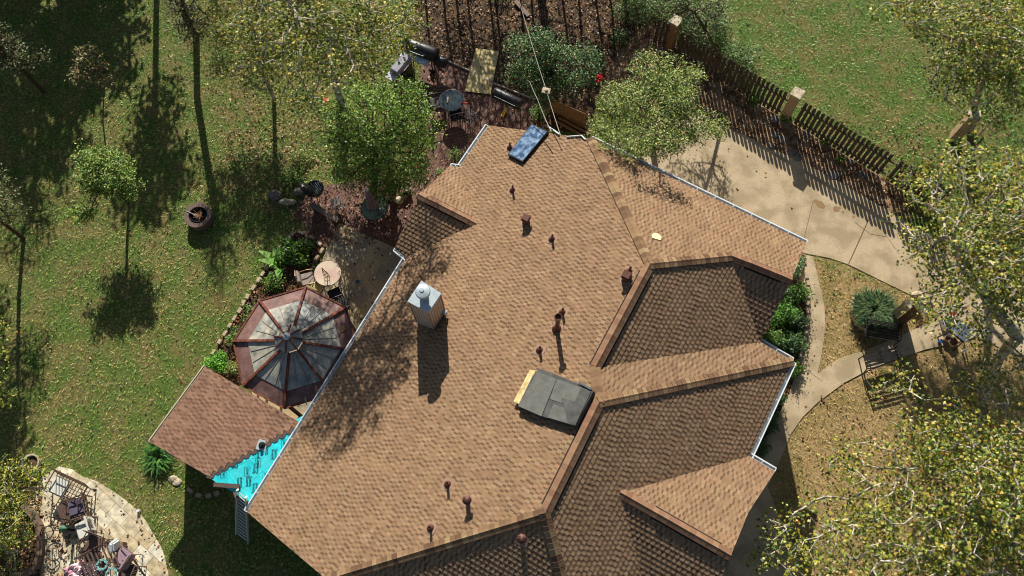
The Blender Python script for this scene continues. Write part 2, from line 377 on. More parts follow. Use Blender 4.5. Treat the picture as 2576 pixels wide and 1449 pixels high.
F1 = ['Gb', 'E5a', 'R0', 'R1', 'R1b', 'R2', 'R3', 'Hb', 'G1', 'G0', 'Kw', 'Ga']
hp(shingles(F1, A3, None))
F5 = ['E5a', 'E5b', 'V2', 'V1', 'R0']; hp(shingles(F5, B3, None))
F2 = ['R0', 'V1', 'c1', 'R1']; hp(shingles(F2, A3, None))
F6 = ['V1', 'V2', 'c1']; hp(shingles(F6, B3, None))
F7 = ['R1', 'c1', 'c2', 'R2', 'R1b']; hp(shingles(F7, B3, None))
F8 = ['R2', 'c2', 'c3', 'K', 'Vb', 'Hc', 'R3']; hp(shingles(F8, A3, None))
F9 = ['K', 'c3', 'c4', 'W9m', 'W9e']; hp(shingles(F9, B3, None))
F10 = ['K', 'W9e', 'Gc', 'Vb']; hp(shingles(F10, B3, None))
F11 = ['R3', 'Hc', 'Hb']; hp(shingles(F11, B3, None))
F12 = ['Ua', 'Kt', 'Kw', 'Ga']; hp(shingles(F12, B3, None))
F13 = ['Kt', 'La', 'G0', 'Kw']; hp(shingles(F13, B3, None))
N = {k: nrm(*f) for k, f in dict(n1=F1, n5=F5, n2=F2, n6=F6, n7=F7, n8=F8, n9=F9, n10=F10, n11=F11, n12=F12, n13=F13).items()}
for a_, b_, na, nb, kw in (('E5a', 'R0', 'n1', 'n5', {}), ('R0', 'V1', 'n5', 'n2', {}), ('V1', 'V2', 'n5', 'n6', dict(vent=(.25, .85), pal=CAPD)),
        ('R0', 'R1', 'n1', 'n2', dict(vent=(.08, .99), pal=CAPD, wd=.17)), ('R1', 'R2', 'n1', 'n7', {}), ('R2', 'R3', 'n1', 'n8', dict(vent=(.12, .93), pal=CAPD, wd=.17)),
        ('R2', 'c2', 'n7', 'n8', {}), ('K', 'W9e', 'n9', 'n10', dict(vent=(.3, .9), pal=CAPD)), ('R3', 'Hb', 'n1', 'n11', {}), ('R3', 'Hc', 'n11', 'n8', {}),
        ('Kt', 'Kw', 'n12', 'n13', dict(vent=(.15, .85), pal=CAPD))):
    hp(ridge(a_, b_, N[na], N[nb], None, **kw))
# gutters
white = mat('white_painted_metal', RGB(232, 236, 236, .85), .45, .06, 6)
beige = mat('beige_painted_metal', RGB(205, 198, 170, .85), .5, .08, 6)
def gutter(p, q, m=white, out=None, wd=.11):
    p = np.array(V[p] if isinstance(p, str) else p); q = np.array(V[q] if isinstance(q, str) else q)
    t = q-p; t /= np.linalg.norm(t); o = np.array(out, float)
    mb = MB(); a = p+o*.02-np.array([0, 0, .03]); b = q+o*.02-np.array([0, 0, .03])
    mb.bar(a+o*.005-np.array([0, 0, .05]), b+o*.005-np.array([0, 0, .05]), .012, .1)
    mb.bar(a+o*wd/2-np.array([0, 0, .1]), b+o*wd/2-np.array([0, 0, .1]), wd, .012)
    mb.bar(a+o*wd-np.array([0, 0, .045]), b+o*wd-np.array([0, 0, .045]), .012, .115)
    mb.bar(a+o*(wd-.012)+np.array([0, 0, .012]), b+o*(wd-.012)+np.array([0, 0, .012]), .035, .012)
    L = np.linalg.norm(b-a); k = max(2, int(L/.6))
    for i in range(k+1): c = a+(b-a)*i/k; mb.bar(c+np.array([0, 0, .013]), c+o*wd+np.array([0, 0, .013]), .02, .008)
    for c in (a, b): mb.box(c+o*wd/2-np.array([0, 0, .045]), (.012, wd, .11), rz=math.atan2(t[1], t[0]))
    return mb.build('gutter', m, None)
hp(gutter('G0', 'G1', out=-B3)); hp(gutter('Gb', 'Ga', out=-B3)); hp(gutter('Ga', 'Ua', out=-A3)); hp(gutter('La', 'G0', out=A3))
hp(gutter('E5a', 'E5b', out=-A3)); hp(gutter('c1', 'c2', out=-A3)); hp(gutter('c2', 'c3', out=B3)); hp(gutter('c3', 'c4', out=-A3)); hp(gutter('Vb', 'Hc', out=B3)); hp(gutter('Hb', 'Hc', out=A3)); hp(gutter('Gc', 'Vb', out=A3))
# porch roof low on the left: tan shingles, then bare turquoise underlayment with a stepped edge
def pz(bv): return 2.02+(bv+12.45)*.11
def PP(px, py, dz=0):
    q = G(px, py, 2.2)
    for _ in range(6): q = G(px, py, pz(q@B3)+dz)
    return q
V['pA'] = PP(517, 922); V['pB'] = PP(760, 1070); V['pC'] = PP(640, 1262); V['pD'] = PP(378, 1112)
PT = [RGB(150, 116, 94), RGB(142, 108, 88), RGB(156, 122, 100)]; PG = [RGB(114, 86, 69), RGB(122, 93, 75)]
STEPE = [(517, 1194)]
n_st = 13; s0 = np.array((520, 1193.)); s1 = np.array((752, 1062.)); ua = np.array((-.5, .866)); ub = np.array((.86, .51))
for i in range(n_st):
    p = s0+(s1-s0)*i/n_st; q = s0+(s1-s0)*(i+1)/n_st
    d = q-p; M_ = np.array([[-.53, .87], [.85, .52]]).T; al, be = np.linalg.solve(M_, d)
    STEPE += [tuple(p+np.array((.87*be/.87*.98, .52*be))), tuple(q)]
PORCH1 = [tuple(PP(517, 922)), tuple(PP(760, 1066))]+[tuple(PP(x, y)) for x, y in STEPE[::-1]]+[tuple(PP(378, 1112))]
hp(shingles([np.array(p) for p in PORCH1], A3, None, pal=(PT, PG, PT), label='pinkish tan shingles over the low side porch'))
teal = mat('turquoise_underlayment', RGB(24, 200, 210, .9), .5, .2, 3.0, .9, col2=RGB(60, 206, 212, .85), scale2=2.2, bscale=4, spec=.4)
def flatpoly(name, pts, dz, m, th=.02, fn=PP):
    T = [fn(x, y, dz) for x, y in pts]; k = len(T)
    vs = [tuple(p) for p in T]+[(p[0], p[1], p[2]-th) for p in T]
    from mathutils.geometry import tessellate_polygon
    tr = tessellate_polygon([[Vector((p[0], p[1], 0)) for p in T]])
    fs = [tuple(t) for t in tr]+[tuple(k+i for i in t[::-1]) for t in tr]+[(i, (i+1) % k, k+(i+1) % k, k+i) for i in range(k)]
    o = mk(name, vs, fs, m); bm = bmesh.new(); bm.from_mesh(o.data); bmesh.ops.recalc_face_normals(bm, faces=bm.faces); bm.to_mesh(o.data); bm.free(); return o
UL = [(s0[0]-2, s0[1]+1)]+[(770, 1040), (660, 1262), (625, 1260), (600, 1246), (545, 1215)]
ul = hp(flatpoly('underlayment', UL, -.012, teal, .14))
# crinkles and lapped sheets
mb = MB()
for p, q in (((560, 1173), (632, 1262)), ((615, 1142), (672, 1192)), ((665, 1113), (705, 1146)), ((540, 1200), (640, 1150)), ((600, 1235), (690, 1160))):
    mb.bar(PP(*p, -.008), PP(*q, -.008), .02, .006)
mb.build('lap_seam', mat('turquoise_seam', RGB(70, 220, 224, .9), .4, .1, 4), ul)
ink = mat('dark_ink', RGB(18, 40, 48), .6, .1, 5)
def text(body, px, py, size, rot, parent):
    cu = bpy.data.curves.new('lettering', 'FONT'); cu.body = body; cu.size = size; cu.align_x = 'CENTER'; cu.align_y = 'CENTER'; cu.extrude = .0008; cu.offset = .0012; cu.space_line = .8
    o = bpy.data.objects.new('tmp', cu); sc.collection.objects.link(o); bpy.context.view_layer.update()
    me = bpy.data.meshes.new_from_object(o.evaluated_get(bpy.context.evaluated_depsgraph_get())); bpy.data.objects.remove(o)
    me.materials.clear(); me.materials.append(ink)
    o = bpy.data.objects.new('lettering', me); sc.collection.objects.link(o)
    P = PP(px, py, .0); sl_ = math.atan(.11)
    e = Vector(B3); up = Vector((-B3[0]*.11, -B3[1]*.11, 1)).normalized()
    M = Matrix.Rotation(rot, 4, 'Z'); q = Vector((0, 0, 1)).rotation_difference(up).to_matrix().to_4x4()
    o.matrix_world = Matrix.Translation(Vector(P)+up*.003) @ q @ M
    o.parent = parent; o.matrix_parent_inverse = Matrix.Translation(-hl) if False else parent.matrix_world.inverted()
    return o
bpy.context.view_layer.update()
def frame_box(px, py, sx, sy, rot, parent):
    P = PP(px, py, .001); mb = MB(); c, s = math.cos(rot), math.sin(rot)
    def q(x, y):
        X = P[0]+x*c-y*s; Y = P[1]+x*s+y*c; return (X, Y, pz(np.array([X, Y, 0])@B3)+.003)
    pts = [q(-sx, -sy), q(sx, -sy), q(sx, sy), q(-sx, sy)]
    for i in range(4): mb.bar(pts[i], pts[(i+1) % 4], .008, .002)
    o = mb.build('printed_frame', ink); o.parent = parent; o.matrix_parent_inverse = parent.matrix_world.inverted(); return o
up_, dn_ = R(92), R(-88)
for x, y, r in ((562, 1190, dn_), (622, 1186, dn_), (715, 1116, up_), (649, 1163, up_), (668, 1198, up_)):
    text('GAF', x, y, .1, r, ul); frame_box(x, y, .13, .085, r, ul)
for x, y, r, b_ in ((592, 1165, up_, 'Storm\nGuard'), (602, 1214, up_, 'Storm\nGuard'), (626, 1210, dn_, 'Storm\nGuard'), (641, 1228, up_, 'Storm\nGuard'), (690, 1142, dn_, 'Storm\nGuard'), (671, 1131, up_, 'Guard'), (650, 1140, dn_, 'Guard'), (643, 1178, up_, 'Storm\nGuard'), (563, 1172, up_, 'Guard')):
    text(b_, x, y, .12, r, ul)
hp(gutter(PP(517, 922), PP(378, 1112), beige, out=-B3, wd=.07))
# starter strip and loose dark tabs along the steps
brd = mat('dark_brown_edge', RGB(88, 74, 68), .85, .2, 12, .2)
mb = MB()
for i in range(len(STEPE)-1):
    p, q = STEPE[i], STEPE[i+1]
    mb.bar(PP(p[0]+3, p[1]+3.5, .006), PP(q[0]+3, q[1]+3.5, .006), .09, .012)
hp(mb.build('starter_shingles', brd, None, label='dark stepped starter shingles beside the turquoise sheet'))
# walls
wall_m = brickmat('tan_wall_brick', RGB(170, 140, 110), RGB(150, 118, 92), RGB(180, 170, 150), .22, .075, 0)
def wall(pts, zt, name='wall'):
    mb = MB(); n = len(pts); c = np.mean([p[:2] for p in pts], axis=0)
    mb.prism([(p[0], p[1]) for p in pts], 0, list(zt)); return hp(mb.build(name, wall_m))
def ABp(a, b, z=0): q = A3*a+B3*b; return np.array([q[0], q[1], z])
wall([ABp(-12.6, -8.1), ABp(-12.6, -4.6), ABp(-2, -4.6), ABp(1.5, -4.6), ABp(1.5, -8.1)], [2.5]*5)
wall([ABp(-10.7, -8.7), ABp(-10.7, -8.12), ABp(-7.8, -8.12), ABp(-7.8, -8.7)], [2.4]*4)
wall([ABp(-12.7, -4.58), ABp(-12.7, 2.2), ABp(-9.2, 2.2), ABp(-9.2, 3.2), ABp(-6.0, 3.2), ABp(-6.0, 3.7), ABp(-.95, 3.7), ABp(-.95, 3.2), ABp(1.8, 3.2), ABp(1.8, -4.58)], [4.0]*10)
wall([ABp(-1.1, -11.95), ABp(-1.1, -8.12), ABp(1.28, -8.12), ABp(1.62, -11.95)], [1.85, 2.3, 2.3, 1.85])

# chimney, standing on the big slope
bf = rayp((1094, 832), P1); ztop = bf[2]+1.75
cs_ = [G(1026, 758, ztop), G(1060, 707, ztop), G(1109, 738, ztop), G(1077, 785, ztop)]
sid = mat('pale_siding', RGB(196, 182, 166), .75, .12, 5, .15); galv = mat('galvanised_metal', RGB(178, 190, 194), .45, .16, 5, .1, metal=.25, spec=.5)
mb = MB()
def lerp(a, b, t): return a+(b-a)*t
inn = [lerp(p, np.mean(cs_, axis=0), .05) for p in cs_]
mb.prism([(p[0], p[1]) for p in inn], 3.6, ztop-.03)
ch = hp(mb.build('chimney', sid, None, bevel=0)); ch['label'] = 'square pale sided chimney chase with galvanised cap'
bpy.context.view_layer.update()
def kid(o, parent):
    o.parent = parent; o.matrix_parent_inverse = parent.matrix_world.inverted(); return o
mb = MB()
for i in range(4):
    a, b = inn[i], inn[(i+1) % 4]
    t = (b-a)/np.linalg.norm(b-a); o_ = np.array([t[1], -t[0], 0]); 
    if o_@(a-np.mean(inn, axis=0)) < 0: o_ = -o_
    for f in np.linspace(.0, 1., 7): p = lerp(a, b, f)+o_*.001; wd_ = .05 if f in (0., 1.) else .012; mb.box((p[0], p[1], (3.7+ztop)/2), (wd_, .018, ztop-3.8), rz=math.atan2(t[1], t[0]))
kid(mb.build('siding_batten', mat('weathered_trim', RGB(164, 142, 120), .8, .3, 9), None), ch)
mb = MB(); mb.prism([(p[0], p[1]) for p in [lerp(p, np.mean(cs_, axis=0), -.03) for p in cs_]], ztop-.07, ztop); kid(mb.build('chimney_cap', galv, None), ch)
fc = G(1066, 741, ztop+.1); mb = MB()
mb.lathe([(.13, ztop), (.13, ztop+.28)], 24, (fc[0], fc[1], 0)); mb.lathe([(.205, ztop+.26), (.215, ztop+.33), (.2, ztop+.4), (.1, ztop+.425), (.0, ztop+.43)], 24, (fc[0], fc[1], 0))
mb.lathe([(.07, ztop+.43), (.06, ztop+.45), (0, ztop+.452)], 16, (fc[0]-.02, fc[1]+.02, 0))
kid(mb.build('flue_pipe', galv, None, smooth=True), ch)
bx = rayp((1118, 772), P1); mb = MB(); mid = lerp(inn[2], inn[3], .1); mb.box((mid[0]+.04, mid[1]-.05, bx[2]+.35), (.1, .12, .2), rz=ANG_B); kid(mb.build('wall_hood', galv, None), ch)
# metal vent pipes, each with a flashing
rust = mat('brown_painted_metal', RGB(98, 64, 54), .5, .2, 12, metal=.2); pinkf = mat('pinkish_flashing', RGB(146, 116, 98), .6, .12, 8)
def slope_frame(P, n):
    z = Vector(n); x = (Vector(A3)-z*z.dot(Vector(A3))).normalized(); y = z.cross(x); return Matrix((x, y, z)).transposed()
def small_vent(px, py, P=P1, tall=.22, hood=None):
    p = rayp((px, py), P); n = P[0]; M = slope_frame(p, n); mb = MB()
    mb.box(p+n*.02, (.3, .34, .012), M=M); o = hp(mb.build('vent_pipe', rust)) if False else None
    mb2 = MB()
    if hood == 'box':
        mb2.box((p[0], p[1], p[2]+.14), (.17, .17, .28), rz=ANG_A); mb2.box((p[0], p[1], p[2]+.32), (.25, .25, .05), rz=ANG_A); mb2.box((p[0], p[1], p[2]+.37), (.2, .2, .05), rz=ANG_A)
    elif hood == 'turbine':
        mb2.lathe([(.06, -.05), (.06, .34), (.1, .34), (.12, .37), (.1, .4), (.05, .43), (0, .44)], 18, p)
        for k in range(9): a = k*2*math.pi/9; mb2.bar(p+np.array([.05*math.cos(a), .05*math.sin(a), .43]), p+np.array([.125*math.cos(a+.3), .125*math.sin(a+.3), .38]), .015, .03)
    elif hood == 'tall':
        mb2.lathe([(.15, -.05), (.12, .1), (.06, .18), (.06, 1.0), (.075, 1.0), (.105, 1.03), (.105, 1.12), (.085, 1.12), (.085, 1.05), (0, 1.05)], 18, p)
    else:
        mb2.lathe([(.115, -.02), (.095, .06), (.045, .11), (.036, .13), (.036, tall+.12), (.027, tall+.12), (.027, tall), (0, tall)], 16, p)
    v_ = hp(mb2.build('vent_pipe', rust, None, smooth=(hood != 'box'))); bpy.context.view_layer.update()
    kid(mb.build('flashing', pinkf, None), v_); return v_
for x, y in ((1290, 480), (1389, 603), (1583, 684), (1415, 787), (1358, 882), (1127, 1219), (1084, 1329), (1283, 373)): small_vent(x, y)
small_vent(1323, 560, hood='box'); small_vent(1573, 703, hood='box'); small_vent(1401, 828, hood='tall'); small_vent(1177, 1262, hood='turbine')
P11 = (N['n11'], N['n11']@V['R3']); small_vent(1313, 1358, P11, hood='turbine')
# grey flashing with rubber boot on the turquoise sheet
p = PP(659, 1120, .01); mb = MB(); mb.box(p, (.32, .3, .02), rz=ANG_A+.25); fl = hp(mb.build('pipe_flashing', galv)); bpy.context.view_layer.update()
mb = MB(); mb.lathe([(.11, 0), (.09, .06), (.05, .1), (.05, .16), (0, .16)], 18, p); kid(mb.build('rubber_boot', ventm, None, smooth=True), fl)
# glazed blue solar panel near the top rake
def on(P, px, py, h): q = rayp((px, py), (P[0], P[1]+h)); return q
def slabq(name, P, pts, h0, h1, m):
    T = [on(P, x, y, h1) for x, y in pts]; n = P[0]; k = len(T); vs = T+[q-n*(h1-h0) for q in T]
    o = mk(name, vs, [tuple(range(k)), tuple(range(k, 2*k))[::-1]]+[(i, (i+1) % k, k+(i+1) % k, k+i) for i in range(k)], m)
    bm = bmesh.new(); bm.from_mesh(o.data); bmesh.ops.recalc_face_normals(bm, faces=bm.faces); bm.to_mesh(o.data); bm.free(); return o
glass = mat('blue_panel_glass', RGB(52, 78, 110), .14, .5, 7, col2=RGB(118, 142, 168), scale2=5.5, spec=.8)  # second, paler colour paints sky and tree reflections onto the glass in blotches
blk = mat('black_metal', RGB(24, 24, 26), .45, .2, 10, metal=.2, spec=.5)
PN = [(1338, 311), (1378, 330), (1314, 407), (1277, 388)]
sp = hp(slabq('solar_panel', P1, PN, .03, .13, blk)); sp['label'] = 'blue glazed solar panel lying near the top edge of the roof'; bpy.context.view_layer.update()
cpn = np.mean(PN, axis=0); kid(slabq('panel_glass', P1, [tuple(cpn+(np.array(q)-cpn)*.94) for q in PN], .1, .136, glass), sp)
# skylight covered with roofing felt and plywood
felt = mat('black_roofing_felt', RGB(82, 83, 80), .75, .28, 3, .4, col2=RGB(66, 66, 65), scale2=2.5, bscale=7); felt2 = mat('lighter_felt', RGB(96, 96, 90), .7, .25, 4, .4, bscale=8); ply = mat('yellow_plywood', RGB(206, 190, 138), .8, .3, 9, .15, col2=RGB(190, 166, 112), scale2=6)
sk = hp(slabq('skylight_cover', P1, [(1340, 945), (1357, 927), (1420, 950), (1493, 983), (1447, 1071), (1370, 1049), (1303, 1021)], .02, .2, felt)); sk['label'] = 'raised skylight wrapped in black roofing felt'; bpy.context.view_layer.update()
kid(slabq('plywood_sheet', P1, [(1333, 930), (1348, 932), (1307, 1017), (1292, 1009)], .13, .155, ply), sk)
for pts in ([(1352, 936), (1400, 953), (1362, 1047), (1303, 1021)], [(1400, 953), (1486, 983), (1464, 1030), (1383, 1004)], [(1392, 1016), (1425, 1028), (1448, 1071), (1378, 1050)], [(1412, 1000), (1446, 1010), (1462, 975), (1487, 985), (1447, 1070), (1428, 1062)]):
    kid(slabq('felt_lap', P1, pts, .196, .21+random.random()*.02, random.choice((felt, felt2))), sk)
mb = MB(); q0, q1 = on(P1, 1456, 962, .22), on(P1, 1488, 980, .22); mb.bar(q0, q1, .05, .04); kid(mb.build('flashing', mat('shiny_flashing', RGB(120, 128, 132), .25, .2, 9, metal=.8), None), sk)
# conduits over the rake
mb = MB(); z_ = 4.2
mb.tube([on(P1, 1376, 316, .05), on(P1, 1407, 338, .06)], .03); mb.tube([on(P1, 1426, 344, .05), on(P1, 1463, 341, .06), on(P1, 1472, 351, .05)], .025)
hp(mb.build('service_conduit', white))

# things lying on the roof
def top(o, label, cat, group=None): return tag(o, label, cat, group)
top(slabq('plywood_offcut', P5, [(1640, 590), (1647, 586), (1657, 588), (1664, 596), (1662, 604), (1641, 598)], .02, .05, mat('pale_yellow_board', RGB(238, 226, 160), .7, .08, 8)), 'small pale yellow board scrap lying on the right upper roof slope', 'board scrap')
mb = MB(); mb.bar(PP(538, 1219, .06), PP(603, 1224, .06), .13, .05); mb.bar(PP(590, 1238, .04), PP(596, 1254, .03), .09, .04)
top(mb.build('lumber_plank', brd), 'dark brown plank across the lower tip of the turquoise sheet', 'plank')
# extension ladder leaning at the porch corner
lad = empty('extension_ladder', G(622, 1366, 0), 0, 'aluminium ladder leaning on the porch roof below the turquoise sheet', 'ladder'); ll = np.array(lad.location)
f0, f1 = G(594, 1344, 0.02), G(625, 1367, .02); t0, t1 = G(597, 1232, 2.75), G(619, 1250, 2.75)
al = mat('ladder_aluminium', RGB(214, 214, 206), .4, .15, 9, metal=.5, spec=.5)
for a, b in ((f0, t0), (f1, t1)): mb = MB(); mb.bar(a-ll, b-ll, .03, .08); mb.build('rail', al, lad)
for i in range(14):
    f = (i+.6)/14; mb = MB(); mb.bar(lerp(f0, t0, f)-ll, lerp(f1, t1, f)-ll, .034, .03); mb.build('rung', al, lad)

# ------------------------------------------------------------------ vegetation builders
leafm = mat('leaf', rough=.5, var=.1, scale=3, attr=True, trans=.25, spec=.4)
barkw = mat('pale_bark', RGB(196, 188, 170), .8, .3, 9, .3, col2=RGB(132, 120, 98), scale2=7)
barkd = mat('dark_bark', RGB(84, 66, 50), .9, .35, 14, .5)
SYC = [(RGB(128, 138, 42), 5), (RGB(100, 118, 36), 4.5), (RGB(162, 154, 54), 4.5), (RGB(184, 166, 76), 2), (RGB(68, 94, 36), 4), (RGB(156, 108, 46), .8), (RGB(190, 184, 120), .6)]
GRN = [(RGB(88, 124, 40), 5), (RGB(66, 100, 36), 5), (RGB(120, 150, 56), 3), (RGB(48, 78, 32), 3), (RGB(150, 160, 80), 1), (RGB(150, 100, 60), .4)]
GRB = [(RGB(112, 146, 52), 5), (RGB(90, 124, 42), 5), (RGB(146, 166, 70), 3), (RGB(60, 92, 34), 5), (RGB(180, 180, 100), 1), (RGB(160, 110, 66), .5)]
YEL = [(RGB(138, 152, 74), 5), (RGB(108, 130, 58), 5), (RGB(168, 172, 102), 3.5), (RGB(80, 104, 46), 4), (RGB(180, 156, 100), .7)]
DRK = [(RGB(62, 92, 44), 5), (RGB(86, 116, 58), 4), (RGB(44, 70, 36), 4), (RGB(130, 150, 92), 1.5), (RGB(176, 40, 34), .15)]
DUL = [(RGB(98, 108, 62), 5), (RGB(76, 88, 48), 4), (RGB(128, 130, 84), 2), (RGB(120, 96, 64), .6)]
VIN0 = [(RGB(78, 96, 52), 5), (RGB(104, 118, 70), 4), (RGB(134, 136, 90), 2), (RGB(60, 74, 40), 3)]
RED = [(RGB(110, 110, 60), 5), (RGB(140, 132, 84), 3), (RGB(160, 60, 40), .5), (RGB(84, 84, 46), 3)]
def pick(pal, n):
    c = np.array([p[0] for p in pal]); w_ = np.array([p[1] for p in pal], float); w_ /= w_.sum()
    return c[rng.choice(len(pal), n, p=w_)]*rng.uniform(.8, 1.3, (n, 1))*1.22
def leaves(cent, size, pal, up=.55, asp=.6, squash=None, cvar=None):
    n = len(cent); nn = rng.normal(size=(n, 3)); nn[:, 2] = np.abs(nn[:, 2]); nn += np.array([0, .15, up*2]); nn /= np.linalg.norm(nn, axis=1, keepdims=True)
    t = rng.normal(size=(n, 3)); t -= nn*(t*nn).sum(1, keepdims=True); t /= np.linalg.norm(t, axis=1, keepdims=True); b = np.cross(nn, t)
    s = size*rng.uniform(.6, 1.25, (n, 1)); fold = nn*s*.16
    v = np.stack([cent-t*s*.5, cent+b*s*asp*.5+fold, cent+t*s*.55, cent-b*s*asp*.5+fold], 1).reshape(-1, 3)
    f = np.arange(n*4).reshape(n, 4); return v, f, pick(pal, n)
def star_leaves(cent, size, pal, up=.5):
    """broad lobed leaves, three overlapping blades in one plane each"""
    n = len(cent); nn = rng.normal(size=(n, 3)); nn[:, 2] = np.abs(nn[:, 2]); nn += np.array([0, .15, up*2]); nn /= np.linalg.norm(nn, axis=1, keepdims=True)
    t = rng.normal(size=(n, 3)); t -= nn*(t*nn).sum(1, keepdims=True); t /= np.linalg.norm(t, axis=1, keepdims=True); b = np.cross(nn, t)
    s = size*rng.uniform(.55, 1.2, (n, 1)); V_ = []; C_ = pick(pal, n)
    for k, a in enumerate((-.95, 0, .95)):
        d = t*math.cos(a)+b*math.sin(a); e = np.cross(nn, d); L_ = s*(1. if k == 1 else .82); o_ = nn*.001*k
        V_.append(np.stack([cent-t*s*.35+o_, cent+e*s*.2+d*s*.05+o_+nn*s*.07, cent+d*L_*.62+o_-nn*s*.04, cent-e*s*.2+d*s*.05+o_+nn*s*.07], 1))
    v = np.stack(V_, 1).reshape(-1, 3); return v, np.arange(n*12).reshape(n*3, 4), np.repeat(C_, 3, axis=0)
def grow(trunk, pts, r0, rt=.008):
    """skeleton: trunk polyline, then each attractor hangs on the nearest node nearer the trunk; radii by number of descendants"""
    nodes = [np.array(p, float) for p in trunk]; par = [-1]+list(range(len(trunk)-1)); start = nodes[max(1, len(trunk)//3)]
    pts = np.array(pts); o = np.argsort(np.linalg.norm(pts-np.array(trunk[-1]), axis=1)*.5+np.linalg.norm(pts-start, axis=1)*.5)
    dist = [0.]; 
    for i in range(1, len(nodes)): dist.append(dist[-1]+np.linalg.norm(nodes[i]-nodes[i-1])*.3)
    lo = max(1, int(len(trunk)*.35))
    for p in pts[o]:
        A_ = np.array(nodes[lo:]); d = np.linalg.norm(A_-p, axis=1)+np.array(dist[lo:])*.35; k = int(np.argmin(d))+lo
        q = nodes[k]; L_ = np.linalg.norm(p-q); par.append(k); 
        if L_ > .5:
            m_ = (p+q)/2+rng.normal(size=3)*L_*.09; nodes.append(m_); dist.append(dist[k]+L_/2); par.append(len(nodes)-1)
        nodes.append(p); dist.append(dist[k]+L_)
    n = len(nodes); cnt = np.ones(n); 
    for i in range(n-1, 0, -1): cnt[par[i]] += cnt[i]
    rad = rt+(r0-rt)*(cnt/cnt[0])**.55; kids = set(par); tips = [i for i in range(len(trunk), n) if i not in kids]
    return nodes, par, rad, tips
def tree_mesh(nodes, par, rad, skip=0., ns=6, org=(0, 0, 0)):
    mb = MB(); org = np.array(org)
    for i in range(1, len(nodes)):
        if rad[i] < skip: continue
        p, q = nodes[par[i]]-org, nodes[i]-org; k = 5 if rad[i] < .03 else ns+2
        ra = min(rad[par[i]], rad[i]*1.5)
        mb.tube([p, q], [ra, rad[i]], k, cap=rad[i] > .03)
    return mb
def ellipts(ells, n):
    vol = np.array([e[3]*e[4]*e[5] for e in ells]); ns = rng.multinomial(n, vol/vol.sum()); out = []
    for e, k in zip(ells, ns):
        d = rng.normal(size=(k, 3)); d /= np.linalg.norm(d, axis=1, keepdims=True); r = rng.uniform(.12, 1, (k, 1))**.4
        out.append(G(e[0], e[1], e[2])+d*r*np.array(e[3:6]))
    return np.concatenate(out)
def tree(name, label, cat, base, ells, nb, nl, size, pal, r0=.09, bark=barkd, kind='leaf', spread=.3, up=.5, trunk=None, group=None, asp=.55, rt=.008, drop=None, cull=None, top=.8, tw=0):
    org = G(base[0], base[1], 0); root = empty(name, org, 0, label, cat, group)
    vol = [e[3]*e[4]*e[5] for e in ells]; cen = sum(G(e[0], e[1], e[2])*v_ for e, v_ in zip(ells, vol))/sum(vol)
    if trunk is None:
        T = [org, lerp(org, np.array([lerp(org[0], cen[0], .25), lerp(org[1], cen[1], .25), cen[2]]), .4), np.array([lerp(org[0], cen[0], .6), lerp(org[1], cen[1], .6), cen[2]*.75]), cen]
    else: T = [org]+[G(*t) for t in trunk]
    pts = ellipts(ells, nb)
    if cull is not None: pts = pts[~cull(pts)]
    nodes, par, rad, tips = grow(T, pts, r0, rt)
    wood = tree_mesh(nodes, par, rad, 0, org=org)
    allp = np.array(nodes[len(T):]); per = max(1, nl//len(allp)); w_ = np.ones(len(allp)); 
    ks = rng.choice(len(allp), nl); clump = rng.uniform(0, 1.6, len(allp)); keep = rng.uniform(size=nl) < .1+clump[ks]/1.45; ks = ks[keep]
    d = rng.normal(size=(len(ks), 3)); d /= np.linalg.norm(d, axis=1, keepdims=True); c = allp[ks]+d*spread*rng.uniform(.1, 1, (len(ks), 1))**.6*np.array([1, 1, .75])
    if drop: c[:, 2] -= drop*rng.uniform(0, 1, len(c))**2
    c[:, 2] = np.maximum(c[:, 2], .08)
    if cull is not None: c = c[~cull(c)]
    if tw:   # fine twigs towards a share of the leaves
        for i in rng.choice(len(c), min(tw, len(c)), replace=False):
            j = ks[i] if cull is None and i < len(ks) else int(np.argmin(np.linalg.norm(allp-c[i], axis=1))); wood.tube([allp[j]-org, c[i]-org], [.009, .004], 4, cap=False)
    wood.build('trunk', bark, root, smooth=False)
    v, f, col = (star_leaves if kind == 'star' else leaves)(c-org, size, pal, up) if kind == 'star' else leaves(c-org, size, pal, up, asp)
    mk('crown', v, f, leafm, root, col)
    return root
def bush(name, label, cat, px, py, rx, ry, h, n, size, pal, group=None, asp=.5, up=.5, stems=9, z=0.):
    """low plant: short stems and leaves in a dome"""
    org = G(px, py, z); root = empty(name, org, 0, label, cat, group); mb = MB()
    for k in range(stems):
        a = rng.uniform(0, 6.28); r = rng.uniform(.3, .9); mb.tube([(0, 0, 0), (rx*r*.5*math.cos(a), ry*r*.5*math.sin(a), h*.5), (rx*r*math.cos(a), ry*r*math.sin(a), h*rng.uniform(.6, .95))], [.012, .008, .004], 5, cap=False)
    mb.build('stem', barkd, root)
    d = rng.normal(size=(n, 3)); d[:, 2] = np.abs(d[:, 2]); d /= np.linalg.norm(d, axis=1, keepdims=True); lob = 1+.22*np.sin(np.arctan2(d[:, 1], d[:, 0])*rng.integers(3, 6)+rng.uniform(0, 6))+.12*rng.normal(size=n)
    c = d*np.array([rx, ry, h])*(rng.uniform(.15, 1, n)**.4*lob)[:, None]; c[:, 2] = np.abs(c[:, 2])+.03
    v, f, col = leaves(c, size, pal, up, asp); mk('foliage', v, f, leafm, root, col); return root
